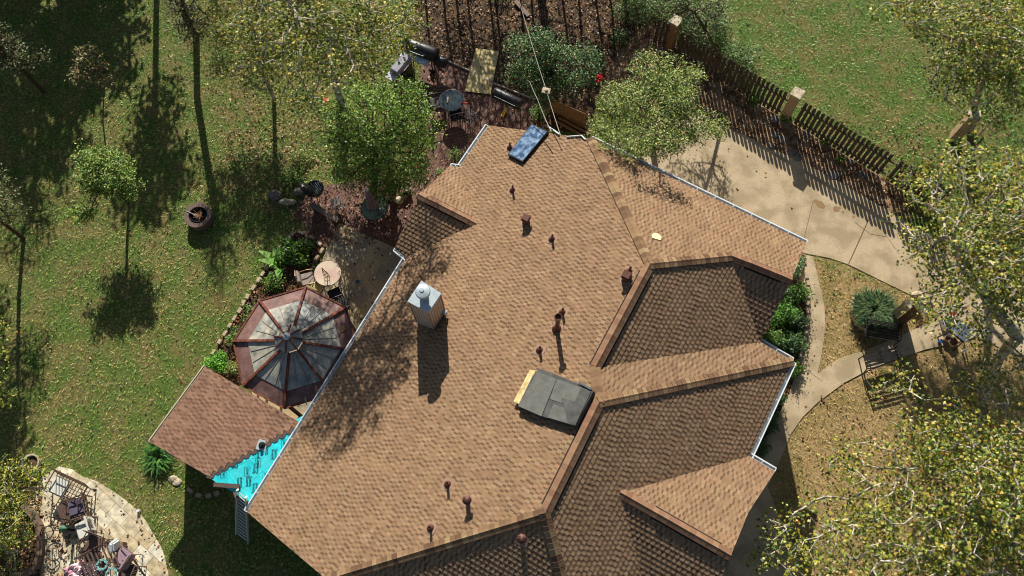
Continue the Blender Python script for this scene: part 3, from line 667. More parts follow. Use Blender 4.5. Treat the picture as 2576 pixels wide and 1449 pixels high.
def blades(name, label, cat, px, py, rx, ry, L_, n, pal, group=None, wd=.02, z=0., arch=.6):
    """strap leaves arching out from a clump"""
    org = G(px, py, z); root = empty(name, org, 0, label, cat, group); a = rng.uniform(0, 6.283, n); rr = rng.uniform(0, .7, n)**.7
    o = np.stack([rx*rr*np.cos(a), ry*rr*np.sin(a), np.zeros(n)], 1); aa = a+rng.normal(size=n)*.5; dr = np.stack([np.cos(aa), np.sin(aa), np.zeros(n)], 1); sd = np.stack([-np.sin(aa), np.cos(aa), np.zeros(n)], 1)
    l = L_*rng.uniform(.6, 1.2, (n, 1)); upv = np.array([0, 0, 1.]); el = rng.uniform(.5, 1.35, (n, 1))
    p1 = o+dr*l*.45*np.cos(el)+upv*l*.5*np.sin(el); p2 = o+dr*l*(.95*np.cos(el)+.1)+upv*l*(.5*np.sin(el)+.1*(1-arch)); w_ = wd
    v = np.stack([o-sd*w_*.4, o+sd*w_*.4, p1+sd*w_*.5, p1-sd*w_*.5, p1-sd*w_*.5, p1+sd*w_*.5, p2+sd*w_*.1, p2-sd*w_*.1], 1).reshape(-1, 3)
    mk('foliage', v, np.arange(n*8).reshape(n*2, 4), leafm, root, np.repeat(pick(pal, n), 2, axis=0)); 
    MB().lathe([(rx*.5, 0), (rx*.4, .05), (0, .06)], 10).build('crown_base', barkd, root); return root

# ------------------------------------------------------------------ trees
S_ = 'sycamore_tree'
tree(S_, 'tall open sycamore with pale branches left of the black smoker grill', 'tree', (945, 440), [(858, 130, 8.0, 1.3, 1.1, .8), (925, 100, 7.5, 1.2, 1.2, .8), (800, 190, 8.3, 1.2, .9, .6), (745, 120, 8.6, 1.2, 1.1, .8), (700, 40, 8.2, 1.5, 1.3, 1.0), (830, 20, 8.4, 1.6, 1.3, 1.0), (985, 30, 7, 1.0, 1.1, .9), (1010, 150, 6.4, .5, .5, .4), (650, 150, 7.0, .9, .7, .5), (700, -140, 8.5, 2.0, 1.3, 1.2), (740, 260, 7.6, .7, .5, .4)],
     500, 22000, .105, SYC, .13, barkw, 'star', .4, .45, [(900, 345, 1.8), (856, 250, 3.6), (829, 175, 4.9), (804, 125, 5.8), (774, 50, 7.1), (734, 0, 8), (700, -60, 8.7)], rt=.012, tw=600)
tree(S_, 'low spreading young sycamore between the slender tree and the tall sycamore', 'tree', (690, 250), [(560, 60, 3.0, 1.3, 1.1, .7), (650, 90, 3.4, 1.4, 1.2, .8), (640, 180, 2.8, 1.2, .8, .6), (700, 20, 4, 1.4, 1.1, .8), (600, -80, 4, 1.6, 1.2, .9), (520, 30, 3, 1.0, .9, .6), (740, 120, 3.6, 1.0, .9, .7)],
     320, 17000, .095, SYC, .08, barkw, 'star', .38, .5, rt=.009, tw=350)
tree('weeping_tree', 'dense bright green weeping tree between the lawn and the brick patio', 'tree', (985, 430), [(950, 300, 3.2, 1.6, 1.2, 1.2), (890, 390, 2.3, 1.1, 1.0, 1.3), (1010, 410, 2.2, 1.1, .9, 1.3), (1010, 250, 3.2, 1.0, .8, .9), (840, 310, 2.5, .7, .8, 1.0), (1060, 330, 2.5, .6, .8, .9), (950, 460, 1.9, .9, .5, .9), (870, 240, 2.8, .6, .5, .6)],
     420, 34000, .09, GRB, .13, barkd, 'leaf', .38, .35, drop=.5, rt=.006, tw=250)
tree('flowering_tree', 'dark glossy green tree with few red blooms above the barrel grill', 'tree', (1400, 255), [(1350, 130, 2.9, 1.0, .9, .9), (1440, 170, 2.8, 1.1, .9, .9), (1380, 210, 2.3, .9, .8, .8), (1320, 190, 2.2, .6, .6, .6)],
     260, 17000, .08, DRK, .08, barkd, 'leaf', .34, .5, rt=.005)
tree('fluffy_tree', 'round feathery yellow green tree beside the upper white gutter', 'tree', (1640, 365), [(1640, 290, 4.5, 1.5, 1.4, 1.2), (1700, 215, 4.6, 1.0, .9, .9), (1575, 365, 4.7, .9, .7, .7), (1745, 320, 4.0, 1.0, .7, .7), (1550, 270, 4.1, .7, .8, .7), (1640, 170, 4.7, .7, .6, .6), (1650, 360, 5.7, .8, .5, .4), (1690, 345, 5.6, .5, .4, .4), (1520, 330, 4.2, .5, .5, .5), (1790, 300, 3.8, .4, .4, .4)],
     460, 38000, .085, YEL, .11, barkd, 'leaf', .32, .45, asp=.42, rt=.006)
tree('small_lawn_tree', 'small yellow green tree standing alone on the left lawn', 'tree', (325, 512), [(262, 430, 2.3, .95, .9, .62), (300, 470, 2.1, .75, .6, .5), (210, 395, 2.4, .55, .55, .4), (195, 540, 1.9, .5, .35, .3)],
     190, 10000, .09, [(RGB(120, 146, 56), 5), (RGB(92, 124, 46), 5), (RGB(156, 164, 76), 3), (RGB(66, 96, 40), 3), (RGB(180, 150, 80), .5)], .05, barkd, 'leaf', .26, .6, rt=.006, tw=60)
tree('sapling', 'thin sapling with sparse pale leaves and red tips in lawn shade', 'tree', (262, 222), [(225, 150, 2.1, .6, .55, .4), (200, 190, 1.9, .5, .35, .3), (262, 190, 2.0, .4, .4, .3)],
     80, 1800, .1, RED, .03, barkd, 'leaf', .22, .6, rt=.006, tw=60)
tree('slender_tree', 'tall slender dull green tree casting a long trunk shadow', 'tree', (494, 92), [(466, 40, 3.6, .55, .8, 1.3), (450, -40, 4.6, .7, .9, 1.0), (500, 60, 3.2, .5, .6, .8), (470, 110, 2.4, .5, .4, .7)],
     150, 4200, .07, DUL, .13, barkd, 'leaf', .28, .5, rt=.006)
tree('edge_tree', 'half hidden green tree at the left lawn edge beside shadow', 'tree', (60, 600), [(14, 520, 2.6, .7, .8, .6), (-60, 500, 3.2, 1.3, 1.2, .9)], 130, 3600, .08, DUL, .07, barkd, 'leaf', .28, .55, rt=.006)
tree('shade_tree', 'dark broad tree in deep shade at the upper left', 'tree', (110, 230), [(50, 140, 2.5, 1.0, .7, .7), (-30, 120, 3.2, 1.2, 1.0, .8)], 130, 3200, .08, DUL, .09, barkd, 'leaf', .3, .5)
tree('edge_tree', 'tree branch tips poking in at the left edge below the middle', 'tree', (-60, 1000), [(-10, 870, 3.5, .5, .9, .5), (-30, 1010, 3.2, .6, .7, .5), (-90, 900, 4, 1.2, 1.4, .9)], 140, 3400, .095, SYC, .08, barkd, 'leaf', .3, .55, rt=.006, tw=60)
tree('corner_tree', 'low spreading tree over the pale stone patio in the bottom left corner', 'tree', (40, 1390), [(40, 1190, 2.4, .8, .55, .5), (60, 1260, 2.2, .7, .5, .5), (20, 1350, 2.2, .75, .8, .6), (-40, 1300, 3, 1, 1.2, .9), (90, 1215, 2.3, .5, .35, .3), (30, 1440, 1.9, .5, .4, .4)], 260, 9500, .085, SYC[:5], .09, barkw, 'leaf', .27, .5, rt=.006, tw=300)
# the big sycamores on the right
def roofcull(P):
    q = PR(P); return inpoly(q, [(1480, 300), (2040, 560), (2040, 640), (1960, 760), (2000, 900), (1960, 1200), (1900, 1290), (1850, 1449), (1500, 1449)])
tree(S_, 'great pale barked sycamore whose limbs spread over the driveway', 'tree', (2470, 1010), [(2480, 500, 6.2, 1.9, 1.9, 1.2), (2370, 640, 4.6, 1.2, 1.4, .8), (2480, 760, 6.0, 1.8, 1.2, 1.1), (2320, 440, 4.2, .8, .9, .6), (2340, 770, 4.0, .8, .45, .5), (2600, 620, 7, 2, 2.2, 1.4), (2270, 735, 3.6, .45, .3, .3), (2250, 560, 3.8, .5, .4, .35), (2520, 900, 5.0, 1.0, .6, .5)],
     600, 18500, .12, SYC, .17, barkw, 'star', .45, .45, [(2490, 960, 1.5), (2510, 900, 3), (2560, 850, 4.2), (2500, 770, 5), (2430, 680, 5.6), (2400, 600, 6)], rt=.012, tw=800)
tree(S_, 'sycamore with pale limbs over the green grass at the upper right corner', 'tree', (2440, 330), [(2480, 120, 6, 1.7, 1.4, 1.0), (2400, 30, 6.2, 1.9, 1.1, .9), (2500, 240, 5.6, 1.3, 1.0, .8), (2260, 30, 6, .9, .6, .5), (2600, 100, 6.5, 1.8, 2.0, 1.3), (2380, 200, 5.4, .9, .7, .6)],
     480, 16500, .115, SYC, .13, barkw, 'star', .42, .45, [(2450, 270, 1.5), (2470, 200, 3.2), (2490, 120, 4.6), (2480, 40, 5.6), (2470, -30, 6.2)], rt=.012, tw=450)
tree(S_, 'widest sycamore crown covering the dry lawn at the lower right', 'tree', (2420, 1330), [(2480, 1180, 5.2, 1.7, 1.5, 1.0), (2330, 1330, 4.9, 1.8, 1.3, .9), (2480, 1400, 5.2, 1.8, 1.3, 1.0), (2170, 1380, 4.6, 1.5, .9, .8), (2000, 1400, 4.3, 1.2, .7, .6), (2330, 1120, 4.9, 1.3, .9, .7), (2250, 960, 3.8, .8, .45, .4), (2470, 1010, 5.0, 1.1, .8, .6), (2160, 1160, 4.4, .9, .8, .5), (1900, 1350, 3.9, .4, .4, .35), (2560, 1250, 6, 1.5, 1.8, 1.2), (2060, 1290, 4.1, .9, .6, .4), (1960, 1340, 4.0, .7, .5, .4), (2200, 1260, 4.6, 1.1, .8, .6), (2250, 1530, 5, 2.6, .9, .9)],
     900, 26000, .12, SYC, .17, barkw, 'star', .43, .45, [(2430, 1320, 1.5), (2450, 1290, 2.8), (2480, 1240, 3.8), (2500, 1190, 4.6), (2520, 1120, 5.3)], rt=.012, tw=1100, cull=roofcull)
# tall trees just outside the picture whose shade falls on the left lawn
for bx_, r_, n_, lb in ((-150, 2.6, 4200, 'tall dense tree shading the upper left, farthest left of its row'), (10, 2.6, 4600, 'tall dense tree shading the upper left corner'), (170, 2.5, 4600, 'tall dense tree in the shading row, third from the left'), (320, 2.0, 3400, 'tall dense tree in the shading row, nearest the slender tree')):
    k_ = 1 if bx_ < 300 else .75
    tree('tall_tree', lb, 'tree', (bx_, -95), [(bx_-120, -290, 2.4, r_, 1.3, 1.3), (bx_-170, -350, 3.6, r_, 1.4, 1.4), (bx_-200, -400, 4.8*k_, r_*.9, 1.4, 1.3), (bx_-250, -460, 5.8*k_, r_*.9, 1.3, 1.2)], 300, int(n_*1.5), .3, DUL, .12, barkd, 'leaf', .5, .5, group='tall trees beyond the frame')
tree('tall_tree', 'tall open tree beyond the left edge throwing streaky shade', 'tree', (-90, 470), [(-290, 230, 5, 2.0, 2.2, 1.5), (-200, 330, 3.4, 1.6, 1.4, 1.1), (-330, 130, 6.5, 2.0, 1.6, 1.4)], 260, 5200, .25, DUL, .12, barkd, 'leaf', .5, .5, group='tall trees beyond the frame')
tree('tall_tree', 'tall leafy tree beyond the top edge above the slender tree', 'tree', (400, -140), [(290, -250, 4.4, 1.5, 1.0, 1.2), (330, -210, 3.4, 1.0, .8, .8), (255, -330, 5.4, 1.5, 1.1, 1.1)], 200, 2800, .25, DUL, .12, barkd, 'leaf', .5, .5, group='tall trees beyond the frame')
tree('tall_tree', 'tall open tree beyond the left edge lowest of its kind', 'tree', (-75, 830), [(-150, 640, 3.6, 1.0, 1.3, 1.2), (-170, 500, 4.6, 1.3, 1.3, 1.0), (-150, 330, 5.2, .9, 1.2, .9)], 200, 3000, .22, DUL, .1, barkd, 'leaf', .45, .5, group='tall trees beyond the frame')
tree('thicket_tree', 'thin leafy tree rising out of the vines on the picket fence', 'tree', (1800, 190), [(1765, 60, 2.9, .8, .6, .7), (1700, 10, 3.2, .8, .6, .7), (1790, 10, 3.6, .6, .6, .6)], 150, 3000, .08, VIN0, .06, barkd, 'leaf', .3, .5, rt=.009)
tree('tall_tree', 'tall tree beyond the top edge shading the leaf litter', 'tree', (1330, -230), [(1200, -350, 4.0, 1.8, 1.0, 1.4), (1350, -330, 3.6, 1.6, 1.0, 1.3), (1500, -350, 4.0, 1.6, 1.0, 1.3)], 300, 2300, .2, DUL, .12, barkd, 'leaf', .5, .5, group='tall trees beyond the frame')
for i_ in range(14):
    bx_ = 1060+i_*38+random.uniform(-14, 14); z_ = random.uniform(2.6, 4.6)
    tree('bare_tree', 'nearly bare dark stemmed tree above the leaf littered corner', 'tree', (bx_, -70+random.uniform(-50, 30)), [(bx_-12, -70-z_*62, z_, .8, .6, z_*.45)], 90, 520, .1, DUL, .045, barkd, 'leaf', .3, .5, group='dark stemmed trees at the top edge', rt=.009)

# ------------------------------------------------------------------ shrubs and bed plants
VIN = [(RGB(82, 112, 50), 5), (RGB(104, 128, 66), 4), (RGB(134, 142, 88), 1.5), (RGB(58, 82, 38), 3)]
for x, y, rx, ry, h, n, lb in ((1600, 30, .8, .7, 1.5, 2200, 'vine covered shrub at the upper end of the picket fence'), (1690, 35, .9, .6, 1.6, 2300, 'tangled vine shrub over the picket fence beside the stone post'), (1770, 90, .9, .7, 1.4, 2600, 'grey green vine mass spilling over the fence towards the grass'),
        (1850, 170, .7, .5, 1.2, 1300, 'thin dry vine clump at the lower end of the overgrown pickets')):
    bush('vine_shrub', lb, 'shrub', x, y, rx*1.15, ry*1.15, h*1.1, int(n*1.7), .085, VIN, 'vines on the picket fence')
for x, y, rx, ry, h, n, lb in ():
    bush('vine_shrub', lb, 'shrub', x, y, rx, ry, h, n, .075, VIN, 'vines on the picket fence')
for x, y, r, h, n, s_, pal, lb in ((745, 640, .62, .6, 1500, .13, GRN[:4], 'glossy dark green shrub inside the stone edging'), (1352, 292, .32, .6, 500, .07, GRN[:4], 'small round green shrub by the brown plank fence'), (735, 450, .5, .3, 700, .08, GRN, 'low green plants growing behind the rock border'),
        (760, 400, .5, .25, 500, .07, YEL, 'straggly yellowish ground plants below the red blooms'), (548, 915, .45, .35, 900, .07, [(RGB(110, 170, 50), 4), (RGB(80, 140, 40), 3)], 'bright light green clump at the corner of the porch roof'), (586, 930, .3, .3, 400, .07, YEL, 'dry yellowish plant squeezed beside the gazebo'),
        (600, 850, .4, .35, 600, .08, GRN, 'leafy plants along the left side of the gazebo'), (645, 790, .45, .35, 700, .08, GRN, 'leafy green plants above the gazebo edge'), (690, 715, .4, .4, 600, .09, GRN, 'green plants below the broad leaved clump'),
        (1145, 395, .3, .5, 300, .07, GRN, 'small wall plant by the brick strip and white gutter'), (1110, 440, .25, .4, 160, .07, GRN, 'tiny sprig of plant beside the left house wall'), (1255, -5, .5, .5, 200, .1, DUL, 'sparse brown undergrowth at the top edge'),
        (1985, 690, .3, 1.4, 700, .09, [(RGB(110, 140, 100), 3), (RGB(84, 120, 72), 3)], 'pale feathery shrub at the corner of the driveway'), (1965, 800, .55, 1.0, 2200, .07, [(RGB(100, 150, 40), 4), (RGB(60, 104, 34), 4), (RGB(40, 76, 28), 3)], 'bright green hedge shrub against the right house wall'),
        (2000, 745, .45, .8, 1300, .07, GRN[:4], 'mid green shrub near the upper end of the curving walk'), (1955, 745, .4, .9, 1000, .07, DRK[:3], 'dark shrub tucked under the gable end of the right roof'), (2000, 815, .4, .6, 1300, .07, [(RGB(70, 96, 60), 3), (RGB(90, 60, 48), 1), (RGB(54, 80, 44), 3)], 'mixed dark shrub with reddish leaves by the curving walk'), (1990, 930, .35, .5, 900, .07, GRN[:4], 'small shrub at the bend of the walk near the white gutter corner'), (1985, 870, .5, .8, 1500, .08, DRK[:3], 'dark green hedge shrub between wall and curving walk'), (1935, 860, .4, .9, 1200, .07, GRN[:4], 'green hedge shrub tucked under the right eave'), (1940, 1000, .4, .8, 1500, .06, DRK[:3], 'dark clipped hedge beside the long right gutter'), (1925, 1070, .4, .8, 1500, .06, DRK[:3], 'dark clipped hedge beside the lower right gutter'),
        (1905, 1130, .35, .8, 1000, .06, DRK[:3], 'dark clipped hedge end below the right gutter corner'), (1897, 258, .3, .5, 350, .08, GRN[:4], 'small green weed at the foot of the fence gap'), (1972, 300, .25, .4, 260, .08, GRN[:4], 'small green weed at the base of the stone fence post'),
        (2075, 362, .2, .3, 160, .08, GRN[:4], 'green sprout below the lower pickets'), (2112, 405, .18, .3, 130, .08, GRN[:4], 'tiny green sprout further down the stony bed'), (1830, 130, .4, .4, 500, .07, VIN, 'low vine tuft between overgrown pickets and grass'),
        (560, 150, .6, .4, 500, .08, GRN, 'green undergrowth beneath the pale sycamore'), (1560, 100, .5, .5, 500, .08, DRK, 'dark undergrowth behind the feathery tree'), (2300, 772, .25, .5, 200, .09, SYC, 'low leafy tuft beside the brick gate pillar')):
    bush('garden_shrub', lb, 'shrub', x, y, r, r*.85, h, n, s_, pal)
blades('strap_leaf_plant', 'spiky green lily clump inside the round stone ring', 'plant', 2195, 782, .8, .72, .46, 1900, [(RGB(70, 98, 60), 4), (RGB(98, 120, 76), 3), (RGB(46, 68, 42), 3), (RGB(150, 140, 90), .5)], wd=.026, z=.25)
blades('strap_leaf_plant', 'lily leaves spilling under the lower porch corner', 'plant', 400, 1150, .35, .5, .55, 230, [(RGB(84, 130, 56), 4), (RGB(46, 84, 36), 4)], wd=.045)
blades('banana_plant', 'broad leaved bright green plant beside the garden edging', 'plant', 706, 665, .2, .2, .75, 13, [(RGB(140, 180, 90), 4), (RGB(110, 160, 60), 3)], wd=.26)
# red blooms
redm = mat('red_petal', RGB(214, 16, 18), .6, .15, 12)
for x, y, lb in ((822, 258, 'upper of two red blooms left of the weeping tree'), (829, 271, 'lower and larger red bloom left of the weeping tree'), (1508, 196, 'red bloom between the two trees above the roof')):
    P = G(x, y, 1.2); f_ = empty('flower', P, 0, lb, 'flower'); c = rng.normal(size=(60, 3))*.07; c[:, 2] *= .5
    v, f, _c = leaves(c, .09, GRN, .5, .8); mk('petals', v, f, redm, f_); MB().tube([(0, 0, -1.2), (.04, 0, -.6), (0, 0, 0)], .008, 5).build('stem', barkd, f_)

# ------------------------------------------------------------------ grass and leaf litter
def world_poly(p): return [tuple(G(x, y)[:2]) for x, y in p]
HOUSE_P = [(-9, 0)]
hard = [world_poly(p) for p in (DRIVE, WALK, WALK2, STEP, BRICK, PATIO, STONE, BED1, BEDR, BEDF, BEDT, [(1229, 330), (1060, 500), (1020, 660), (660, 1262), (880, 1449), (1800, 1449), (1990, 905), (1900, 850), (2020, 640), (1480, 360)], [(470, 1165), (600, 960), (760, 1100), (640, 1262)])]
def noise2(P, f, seed):
    r_ = np.random.default_rng(seed); s = 0
    for k in range(6):
        a = r_.uniform(0, 6.28); ff = f*r_.uniform(.5, 2.2); s = s+np.sin(P[:, 0]*ff*math.cos(a)+P[:, 1]*ff*math.sin(a)+r_.uniform(0, 6.28)+1.3*np.sin(P[:, 1]*ff*.7+k))
    return s/3.5
NG = 340000
P = np.stack([rng.uniform(-25, 24, NG), rng.uniform(-3, 27, NG)], 1)
q = PR(np.c_[P, np.zeros(len(P))]); P = P[(q[:, 0] > -60) & (q[:, 0] < 2640) & (q[:, 1] > -60) & (q[:, 1] < 1510)]
for hpoly in hard: P = P[~inpoly(P, hpoly)]
nz = noise2(P, .9, 3)+.6*noise2(P, 3., 4); q = PR(np.c_[P, np.zeros(len(P))])
dry = np.clip(.30+.28*nz, 0, 1)
dry = np.where(inpoly(q, [(1960, 640), (2300, 745), (2700, 900), (2700, 1600), (1850, 1600)]), np.clip(.92+.25*nz, 0, 1), dry)
dry = np.where((q[:, 0] > 1750) & (q[:, 1] < 520), np.clip(.14+.3*nz, 0, 1), dry)
dry = np.where((q[:, 0] > 500) & (q[:, 0] < 800) & (q[:, 1] < 480) & (q[:, 1] > 150), np.clip(.55+.3*nz, 0, 1), dry)
keep = rng.uniform(size=len(P)) < np.where(noise2(P, 2.2, 9) > 1.05, .4, .97); P = P[keep]; dry = dry[keep]; q = q[keep]
n = len(P); isdry = rng.uniform(size=n) < dry
gp_ = np.array([RGB(98, 126, 48), RGB(78, 110, 40), RGB(122, 146, 58), RGB(62, 92, 36), RGB(140, 152, 74)]); dp_ = np.array([RGB(172, 148, 92), RGB(150, 128, 76), RGB(184, 164, 112), RGB(134, 118, 68), RGB(146, 138, 74)])
ur = (q[:, 0] > 1700) & (q[:, 1] < 560)
gp2 = np.array([RGB(88, 132, 52), RGB(72, 116, 44), RGB(112, 152, 66), RGB(60, 98, 40), RGB(132, 160, 84)])
col = np.where(isdry[:, None], dp_[rng.integers(0, 5, n)], gp_[rng.integers(0, 5, n)])*rng.uniform(.85, 1.2, (n, 1))*1.38
gi = ur & ~isdry; col[gi] = gp2[rng.integers(0, 5, gi.sum())]*rng.uniform(.85, 1.35, (gi.sum(), 1))*1.35
lush = inpoly(q, smooth_poly([(2150, 235), (2230, 150), (2290, 190), (2260, 290), (2180, 330), (2110, 300)])) & ~isdry; col[lush] = np.array(RGB(96, 142, 44))*rng.uniform(.8, 1.25, (lush.sum(), 1))
a = rng.uniform(0, 6.283, n); L_ = rng.uniform(.04, .1, n); hgt = rng.uniform(.015, .065, n); w_ = rng.uniform(.007, .017, n)
o = np.c_[P, np.zeros(n)]; d = np.c_[np.cos(a), np.sin(a), np.zeros(n)]; s = np.c_[-np.sin(a), np.cos(a), np.zeros(n)]; upz = np.array([0, 0, 1.])
v = np.stack([o-s*w_[:, None], o+s*w_[:, None], o+d*L_[:, None]+s*w_[:, None]*.4+upz*hgt[:, None], o+d*L_[:, None]-s*w_[:, None]*.4+upz*hgt[:, None]], 1).reshape(-1, 3)
tag(mk('grass', v, np.arange(n*4).reshape(n, 4), leafm, None, col), 'short mixed green and straw coloured lawn grass', 'grass', None, 'stuff')
LIT = [(RGB(128, 94, 62), 4), (RGB(100, 70, 46), 4), (RGB(158, 122, 84), 2.5), (RGB(74, 52, 36), 4), (RGB(140, 80, 48), 1), (RGB(180, 152, 112), .7)]
C = []
for poly, dens in ((BEDT, 95), (BEDF, 70), (BED1, 110), (BRICK, 18), ([(560, 330), (560, 560), (800, 560), (800, 300)], 30), ([(500, 150), (1050, 150), (1050, 450), (600, 450)], 22), ([(1990, 660), (2600, 760), (2600, 1500), (1950, 1500)], 10), ([(-50, 1150), (110, 1180), (100, 1560), (-50, 1560)], 220), ([(100, 1280), (260, 1330), (330, 1560), (100, 1560)], 60),
        (STONE, 12), ([(2000, 300), (2600, 300), (2600, 760), (2250, 520)], 30), ([(1850, 0), (2600, 0), (2600, 300), (2000, 300)], 1.2), (PATIO, 4), ([(690, 480), (1010, 450), (1000, 620), (760, 620)], 60), (BEDR, 90), ([(0, 0), (500, 0), (500, 1449), (0, 1449)], 1.5), (DRIVE, 2)):
    wp = world_poly(poly); A_ = np.array(wp); lo, hi = A_.min(0), A_.max(0); k = int((hi-lo).prod()*dens); p = rng.uniform(lo, hi, (k, 2)); C.append(p[inpoly(p, wp)])
C = np.concatenate(C)
for hq in (WALK, WALK2, DRIVE): C = C[~(inpoly(C, world_poly(hq)) & (rng.uniform(size=len(C)) < .85))]
C = np.c_[C, rng.uniform(.04, .1, len(C))]
v, f, col = leaves(C, .095, LIT, 1.0, .7); tag(mk('leaf_litter', v, f, leafm, None, col), 'dry brown fallen leaves scattered over beds and paving', 'fallen leaves', None, 'stuff')

# ------------------------------------------------------------------ fence
woodd = mat('weathered_dark_wood', RGB(84, 70, 60), .85, .35, 14, .4); woodm = mat('brown_wood', RGB(140, 104, 72), .8, .3, 12, .3)
limes = mat('pale_limestone', RGB(196, 184, 158), .85, .2, 10, .4, col2=RGB(160, 146, 120), scale2=6)
def picket_fence(label, p0, p1, hgt, col0=None, sp=.182):
    a, b = G(*p0, hgt), G(*p1, hgt); a[2] = b[2] = 0; L_ = np.linalg.norm(b-a); t = (b-a)/L_; rz = math.atan2(t[1], t[0])
    root = empty('picket_fence', a, rz, label, 'fence'); k = int(L_/sp)
    for z in (.35, 1.15):
        mb = MB(); mb.box((L_/2, -.035, z), (L_, .04, .09)); mb.build('rail', woodd, root)
    for i in range(k):
        x = (i+.5)*sp; w_ = .06+random.uniform(-.004, .004); h = hgt+random.uniform(-.03, .03); mb = MB(); dx = random.uniform(-.01, .01)
        mb.add([(x-w_, -.012, .04), (x+w_, -.012, .04), (x+w_+dx, -.012, h-.05), (x+w_*.5+dx, -.012, h), (x-w_*.5+dx, -.012, h), (x-w_+dx, -.012, h-.05), (x-w_, .012, .04), (x+w_, .012, .04), (x+w_+dx, .012, h-.05), (x+w_*.5+dx, .012, h), (x-w_*.5+dx, .012, h), (x-w_+dx, .012, h-.05)],
               [(0, 1, 2, 3, 4, 5), (11, 10, 9, 8, 7, 6)]+[(i_, (i_+1) % 6, 6+(i_+1) % 6, 6+i_) for i_ in range(6)]); mb.build('picket', woodd, root)
    return root
picket_fence('dark picket fence run half buried in vines', (1655, 46), (1688, 62), 1.5)
picket_fence('dark wooden picket fence run between the overgrown and the lower stone posts', (1716, 78), (1990, 238), 1.5)
picket_fence('dark wooden picket fence run from the stone post down to the sycamore', (2024, 256), (2262, 398), 1.5)
picket_fence('dark picket fence run hidden under the sycamore leaves', (2266, 402), (2400, 480), 1.5)
FA = ANG((1700, 80), (2250, 400))
for px_, py_, lb in ((1700, 50, 'pale stone fence post wrapped in vines'), (2007, 233, 'pale stone capped fence post in the middle of the picket fence'), (2453, 288, 'pale stone capped post on the grass under the upper right sycamore')):
    P = G(px_, py_, 1.66); P[2] = 0; root = empty('stone_post', P, FA+(0 if px_ < 2300 else .35), lb, 'post')
    mb = MB(); mb.box((0, 0, .78), (.34, .34, 1.56)); mb.build('post_shaft', woodm if px_ < 1800 else mat('tan_stone', RGB(170, 146, 112), .85, .25, 9, .4), root, bevel=.01)
    mb = MB(); mb.box((0, 0, 1.61), (.42, .42, .09)); mb.build('post_cap', limes, root, bevel=.012)
# iron fence beside the right post
P0, P1_ = G(2470, 330), G(2380, 430); L_ = np.linalg.norm(P1_-P0); root = empty('iron_fence', P0, math.atan2(*(P1_-P0)[[1, 0]]), 'thin rusty iron fence running down from the far right stone post', 'fence')
for z in (.15, 1.1): mb = MB(); mb.bar((0, 0, z), (L_, 0, z), .03, .03); mb.build('rail', rust, root)
for i in range(int(L_/.14)): mb = MB(); mb.bar((.07+i*.14, 0, .03), (.07+i*.14, 0, 1.2), .014, .014); mb.build('bar', rust, root)
# plank fence and loose lumber between the brick patio and the fluffy tree
P0, P1_ = G(1384, 246, .9), G(1482, 290, .9); P0[2] = P1_[2] = 0; L_ = np.linalg.norm(P1_-P0); root = empty('plank_fence', P0, math.atan2(*(P1_-P0)[[1, 0]]), 'low brown board fence beside the feathery tree', 'fence')
for k in range(int(L_/.15)): mb = MB(); mb.box((.075+k*.15, 0, .45), (.138, .022, .88+random.uniform(-.02, .02))); mb.build('board', woodm, root)
for z in (.2, .72): mb = MB(); mb.box((L_/2, .03, z), (L_, .035, .08)); mb.build('rail', woodd, root)
for p, q, lb in (((1418, 292), (1490, 330), 'grey board, uppermost of three lying beside the plank fence'), ((1405, 296), (1482, 337), 'brown board, middle one of three lying beside the plank fence'), ((1395, 302), (1470, 344), 'reddish board, lowest of three lying beside the plank fence')):
    mb = MB(); mb.bar(G(*p, .1), G(*q, .12), .09, .04); tag(mb.build('lumber_board', woodm), lb, 'board', 'boards by the plank fence')
# overhead wires with a bracket
wm = mat('grey_cable', RGB(176, 172, 160), .6, .1, 10)
def sag(a, b, s, n=10): return [lerp(a, b, i/n)-np.array([0, 0, s*4*(i/n)*(1-i/n)]) for i in range(n+1)]
mb = MB(); mb.tube(sag(G(1300, -20, 4.6), G(1374, 226, 4.4), .12), .011, 6); mb.tube(sag(G(1376, 232, 4.4), G(1410, 340, 4.5), .05), .011, 6)
root = empty('overhead_cable', G(1374, 228, 4.4), 0, 'pale cable crossing the dark tree, with a square bracket on it', 'cable'); o = mb.build('cable', wm); o.parent = root; o.matrix_parent_inverse = Matrix.Translation(-root.location)
mb = MB(); mb.box((0, 0, 0), (.26, .2, .05), rz=-.3); mb.lathe([(.06, .02), (.05, .06), (0, .07)], 12); mb.build('bracket', limes, root)
mb = MB(); mb.tube(sag(G(1332, 205, 4.4), G(1352, 250, 4.4), .02)+sag(G(1352, 250, 4.4), G(1386, 330, 4.5), .06)[1:], .012, 6); tag(mb.build('hanging_cable', wm), 'shorter pale cable beside the long one, reaching the top rake', 'cable')

